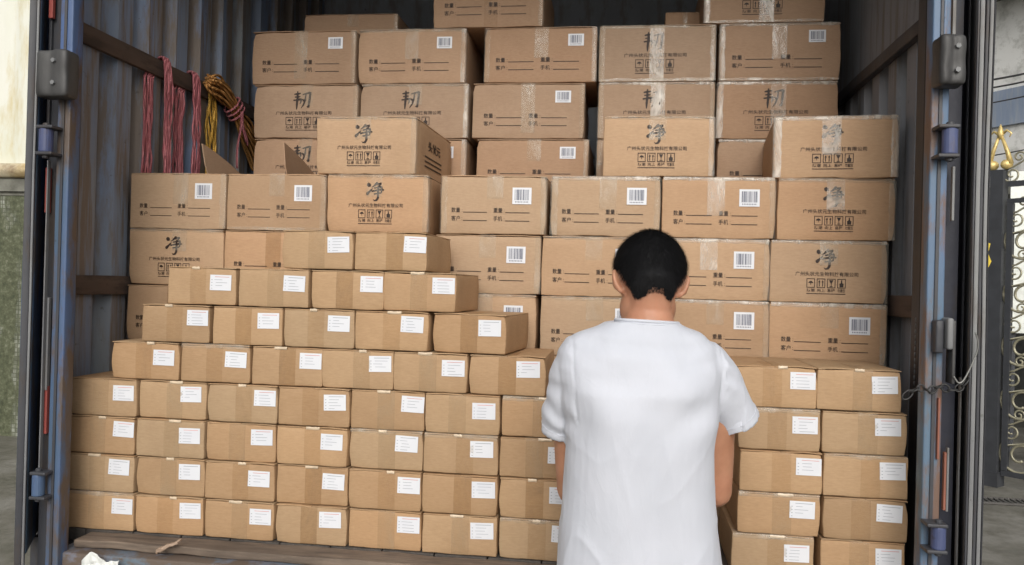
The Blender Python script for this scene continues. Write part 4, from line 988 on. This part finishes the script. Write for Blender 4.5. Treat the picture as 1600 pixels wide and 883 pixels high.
RUSTC = m_stained('rust_stained_ledge', ((.52, .40, .20), (.62, .56, .42), (.55, .42, .18)), (.20, .13, .07), (1, 1, 1)); DARKM = m_stained('grey_moulding', ((.13, .13, .11), (.20, .20, .17), (.26, .26, .22)), (.06, .06, .045), (1, 1, 1))
bl = thing('old_building', 'old building at the left edge, cream plaster above a mossy mosaic wall', 'building', (-9, 7.1, 0))
def B(mb, name, mat, smooth=False, par=None, loc=None):
    o = mb.build(name, mat, par or bl, smooth)
    if par is None: o.location = -bl.location
    return o
mb = MB(); mb.grid(lambda u, v: (-15+12.4*u, 7.1, 2.32*v), 24, 6); mb.box(-15, -2.6, 7.11, 9.5, 0, 2.32); B(mb, 'mosaic_wall', m_mosaic())
mb = MB(); mb.box(-15, -2.6, 7.05, 7.4, 2.32, 2.44); mb.box(-15, -2.6, 7.09, 7.4, 2.285, 2.318); B(mb, 'moulding', DARKM)
mb = MB(); n = 10; prof = [(7.14, 2.45)]+[(7.02-.05*math.sin(math.pi*k/n), 2.45+.13*k/n) for k in range(n+1)]+[(7.14, 2.58)]
V = [(x, y, z) for x in (-15, -2.6) for y, z in prof]; N = len(prof); mb.add(V, [(k, k+1, N+k+1, N+k) for k in range(N-1)]+[tuple(range(N))[::-1], tuple(range(N, 2*N))]); B(mb, 'ledge', RUSTC, True)
# plaster above is a row of shallow half-round ribs
mb = MB(); rp = .27
mb.grid(lambda u, v: (-15+12.4*u, 7.12-.035*abs(math.sin(math.pi*12.4*u/rp)), 2.585+4*v), 46*8, 2); B(mb, 'plaster_wall', PLAST, True)
mb = MB(); mb.box(-15, -2.6, 7.16, 9.5, 2.33, 6.585); B(mb, 'wall_core', DARKM)

# right: gate, building
GI = m_flat('dark_gate_iron', (.045, .048, .055), .5); BRASS = m_flat('tarnished_brass_iron', (.34, .32, .23), .4, .35, 25, Metallic=.3); GOLD = m_flat('gold_finial_paint', (.66, .50, .20), .4, .35, 25, Metallic=.35)
G0 = Vector((3.075, 7.33, 0)); gd = Vector((.69, -.724, 0)).normalized()
gate = thing('iron_gate', 'dark iron gate with pale curled scrollwork, left post visible at the right edge', 'gate', G0)
def GPt(u, z): return gd*u+Vector((0, 0, z))
gz0, gz1 = .10, 2.50; n_g = Vector((gd.y, -gd.x, 0))
mb = MB(); mb.bar(GPt(0, 0), GPt(0, 2.62), .05, .05, 0, gd); mb.build('gate_post', GI, gate)
mb = MB(); mb.bar(GPt(0, 0), GPt(0, .12), .065, .065, 0, gd); mb.build('post_base', GI, gate)
for z, hh_ in ((gz0+.02, .022), (gz1, .022), (gz1-.14, .018)): 
    mb = MB(); mb.bar(GPt(.07, z), GPt(1.75, z), .018, hh_); mb.build('cross_rail', GI, gate)
for u in (.095, 1.73): mb = MB(); mb.bar(GPt(u, gz0+.045), GPt(u, gz1-.16), .022, .022, 0, gd); mb.build('stile', GI, gate)
def scroll_mesh(hgt, wid, r_=.0075):
    """an S made of two spirals, unit drawn in the u-z plane"""
    def spiral(cx, cz, r0, a0, turns, sg): return [(cx+r0*(1-.78*k/26)*math.cos(a0+sg*2*math.pi*turns*k/26), cz+r0*(1-.78*k/26)*math.sin(a0+sg*2*math.pi*turns*k/26)) for k in range(27)]
    R1, R2 = wid*.30, wid*.20
    lo_ = spiral(wid*.32, hgt*.26, R1, math.pi*.75, 1.45, 1); up_ = spiral(wid*.55, hgt*.80, R2, math.pi*1.75, 1.4, 1)
    pts = list(reversed(up_))+[(wid*.58, hgt*.62), (wid*.36, hgt*.50), (wid*.12, hgt*.42)]+lo_
    mb = MB(); mb.tube([GPt(a, z) for a, z in pts], r_, 6); return mb.mesh('scroll', BRASS, True)
SM = scroll_mesh(.44, .56, .011); SM2 = scroll_mesh(.26, .24, .008)
for col in range(3):
    for k in range(5):
        o = link('scroll', SM, gate, gd*(.03+.52*col)+Vector((0, 0, gz0+.06+.435*k)))
        if col % 2: o.location = gd*(.03+.52*(col+1))+Vector((0, 0, gz0+.06+.435*k)); o.rotation_euler = (0, 0, math.pi)
for col in range(4):
    for k in range(5): link('small_scroll', SM2, gate, gd*(.06+.40*col)+Vector((0, 0, gz0+.30+.435*k)))
for k in range(4): link('top_scroll', SM2, gate, gd*(.02+.42*k)+Vector((0, 0, gz1+.01)))
mb = MB()
top = GPt(0, 2.62)
for s in (-1, 1):
    mb.tube([top+gd*(s*.085)+Vector((0, 0, .05)), top+gd*(s*.055)+Vector((0, 0, .16)), top+gd*(s*.012)+Vector((0, 0, .28))], [.024, .018, .012], 8)
    ball(mb, top+gd*(s*.055)+Vector((0, 0, .045)), .05, .035, .042, None, 12, 8)
    mb.tube([top+Vector((0, 0, .29)), top+gd*(s*.05)+Vector((0, 0, .33)), top+gd*(s*.085)+Vector((0, 0, .30)), top+gd*(s*.07)+Vector((0, 0, .27))], [.014, .010, .008, .004], 8)
mb.tube([top+Vector((0, 0, .26)), top+Vector((0, 0, .30)), top+Vector((0, 0, .34)), top+Vector((0, 0, .385))], [.012, .03, .02, .003], 8)
mb.build('finial', GOLD, gate, True)
# yellow pennant seen at the edge of the right door
o = MB(); c = atY(1529, 405, 4.5)
V = [Vector((-.01, 0, .12)), Vector((.055, 0, .08)), Vector((.045, 0, .03)), Vector((.062, 0, -.01)), Vector((.04, 0, -.06)), Vector((.03, 0, -.10)), Vector((-.01, 0, -.12))]
o.add([c+q for q in V]+[c+q+Vector((0, .004, 0)) for q in V], [tuple(range(7))[::-1], tuple(range(7, 14))]+[(i, (i+1) % 7, 7+(i+1) % 7, 7+i) for i in range(7)])
POLEM = GI; o = o.build('flag_cloth', m_flat('yellow_cloth', (.75, .55, .04), .6))
pol = thing('yellow_flag', 'small yellow flag showing past the edge of the right truck door', 'flag', c-Vector((.012, 0, c.z))); o.parent = pol; o.matrix_parent_inverse = Matrix.Translation(-pol.location)
mb = MB(); mb.tube([(0, 0, 0), (0, 0, c.z+.2)], .006, 8); mb.build('flag_pole', POLEM, pol)

WB = m_stained('pale_grey_render', ((.70, .70, .68), (.77, .77, .75), (.80, .80, .78)), (.34, .34, .31), (1, 1, 1))
bd = Vector((.55, -.835, 0)).normalized()      # the facade comes nearer to the right
B0 = Vector((3.5, 12.0, 0)); br_ = thing('pale_building', 'pale grey building beyond the gate with a blue band, bracket and cables', 'building', B0)
bn = Vector((-bd.y, bd.x, 0))
def wallquad(u0, u1, z0, z1, th_=.1, front=0): 
    mb = MB(); P = [bd*u+bn*f for f in (front, front+th_) for u in (u0, u1)]
    V = [p+Vector((0, 0, z)) for z in (z0, z1) for p in P]; mb.add(V, [(0, 2, 3, 1), (4, 5, 7, 6), (0, 1, 5, 4), (2, 6, 7, 3), (0, 4, 6, 2), (1, 3, 7, 5)]); return mb
wallquad(-6, 7, 2.9, 9.5, .3).build('upper_wall', WB, br_)
wallquad(-6, 7, 3.62, 4.05, .04, -.045).build('blue_band', m_stained('blue_band_paint', ((.20, .26, .36), (.26, .32, .43), (.30, .35, .44)), (.40, .42, .44), (3, 3, .3)), br_)
wallquad(-6, 7, 0, 2.899, .3, 1.2).build('lower_wall', m_stained('doorway_shade_render', ((.05, .05, .05), (.08, .08, .075), (.11, .11, .10)), (.03, .03, .03), (1, 1, 1)), br_)  # near-black colour stands in for the shaded interior beyond the gate
wallquad(-6, 7, 5.15, 5.23, .5, -.5).build('ledge', DARKM, br_)
mb = wallquad(-6, 7, 2.80, 2.899, 1.2, 0); mb.build('soffit', DARKM, br_)
for (a, b) in (((.25, 4.75), (.85, 4.75)), ((.25, 4.72), (.85, 4.42)), ((.85, 4.85), (.85, 4.35))):
    mb = MB(); mb.bar(bd*a[0]-bn*.15+Vector((0, 0, a[1])), bd*b[0]-bn*.15+Vector((0, 0, b[1])), .03, .03, 0, bn); mb.build('bracket_bar', GI, br_)
pb = wallquad(1.0, 3.6, 5.3, 7.5, .08, -.09); pb.build('white_panel', m_flat('white_board', (.66, .68, .66), .5), br_)
# lit white hoarding behind the gate
hd = thing('white_hoarding', 'white board standing behind the scroll gate at the right edge', 'board', (atY(1577, 400, 8.9).x, 8.9, 0), -.25)
mb = MB(); mb.box(0, 2.6, 0, .04, atY(1577, 520, 8.9).z, atY(1577, 268, 8.9).z); mb.build('panel', m_flat('white_hoarding_paint', (.80, .83, .78), .5), hd)
for x in (.05, 1.2, 2.5): mb = MB(); mb.box(x-.03, x+.03, .045, .10, 0, 2.7); mb.build('support_post', GI, hd)
# cables strung before the facade
CB = m_flat('black_cable', (.03, .03, .032), .6)
for i, (y0, y1, r_, sag, px0) in enumerate(((112, 92, .012, .10, 1400), (120, 98, .010, .14, 1400), (152, 128, .008, .08, 1400), (232, 215, .007, .08, 1400), (40, 30, .016, .1, 1570), (48, 24, .014, .05, 1570))):
    a = atD(px0, y0+(30 if px0 == 1400 else 0), 10.4); b = atD(1800, y1-30, 8.6); mb = MB(); mb.tube([a.lerp(b, k/16)-Vector((0, 0, sag*math.sin(math.pi*k/16))) for k in range(17)], r_, 6)
    tag(mb.build('overhead_cable', CB, None, True), ['upper of the two close cables crossing the pale facade', 'lower of the two close cables crossing the pale facade', 'thin cable sagging just above the blue band', 'thin cable crossing below the blue band', 'thick cable end at the top right insulators', 'second thick cable under the top right insulators'][i], 'cable', 'overhead cables before the pale building')
ins = thing('insulator_pole', 'thin rod with stacked pale insulators before the white upper wall', 'insulator', atD(1575, 52, 10.0))
mb = MB(); mb.tube([(0, 0, 0), (0, 0, .62)], .010, 8); mb.build('rod', GI, ins)
for z in (.06, .22, .38, .54): mb = MB(); mb.tube([(0, 0, z), (0, 0, z+.02), (0, 0, z+.05)], [.06, .05, .02], 12); mb.build('insulator', SILVER, ins, True)
# drain grating across the yard
mb = MB(); a, b = Vector((2.0, 6.75, 0)), Vector((6.5, 6.75, 0))
for k in range(110): x = 2.0+k*.041; mb.box(x, x+.018, 6.66, 6.80, .006, .016)
mb.box(2.0, 6.5, 6.64, 6.66, .004, .018); mb.box(2.0, 6.5, 6.80, 6.82, .004, .018)
o = mb.build('drain_grating', m_flat('grating_iron', (.09, .085, .08), .6)); tag(o, 'narrow iron drain grating set across the ground before the gate', 'grating')
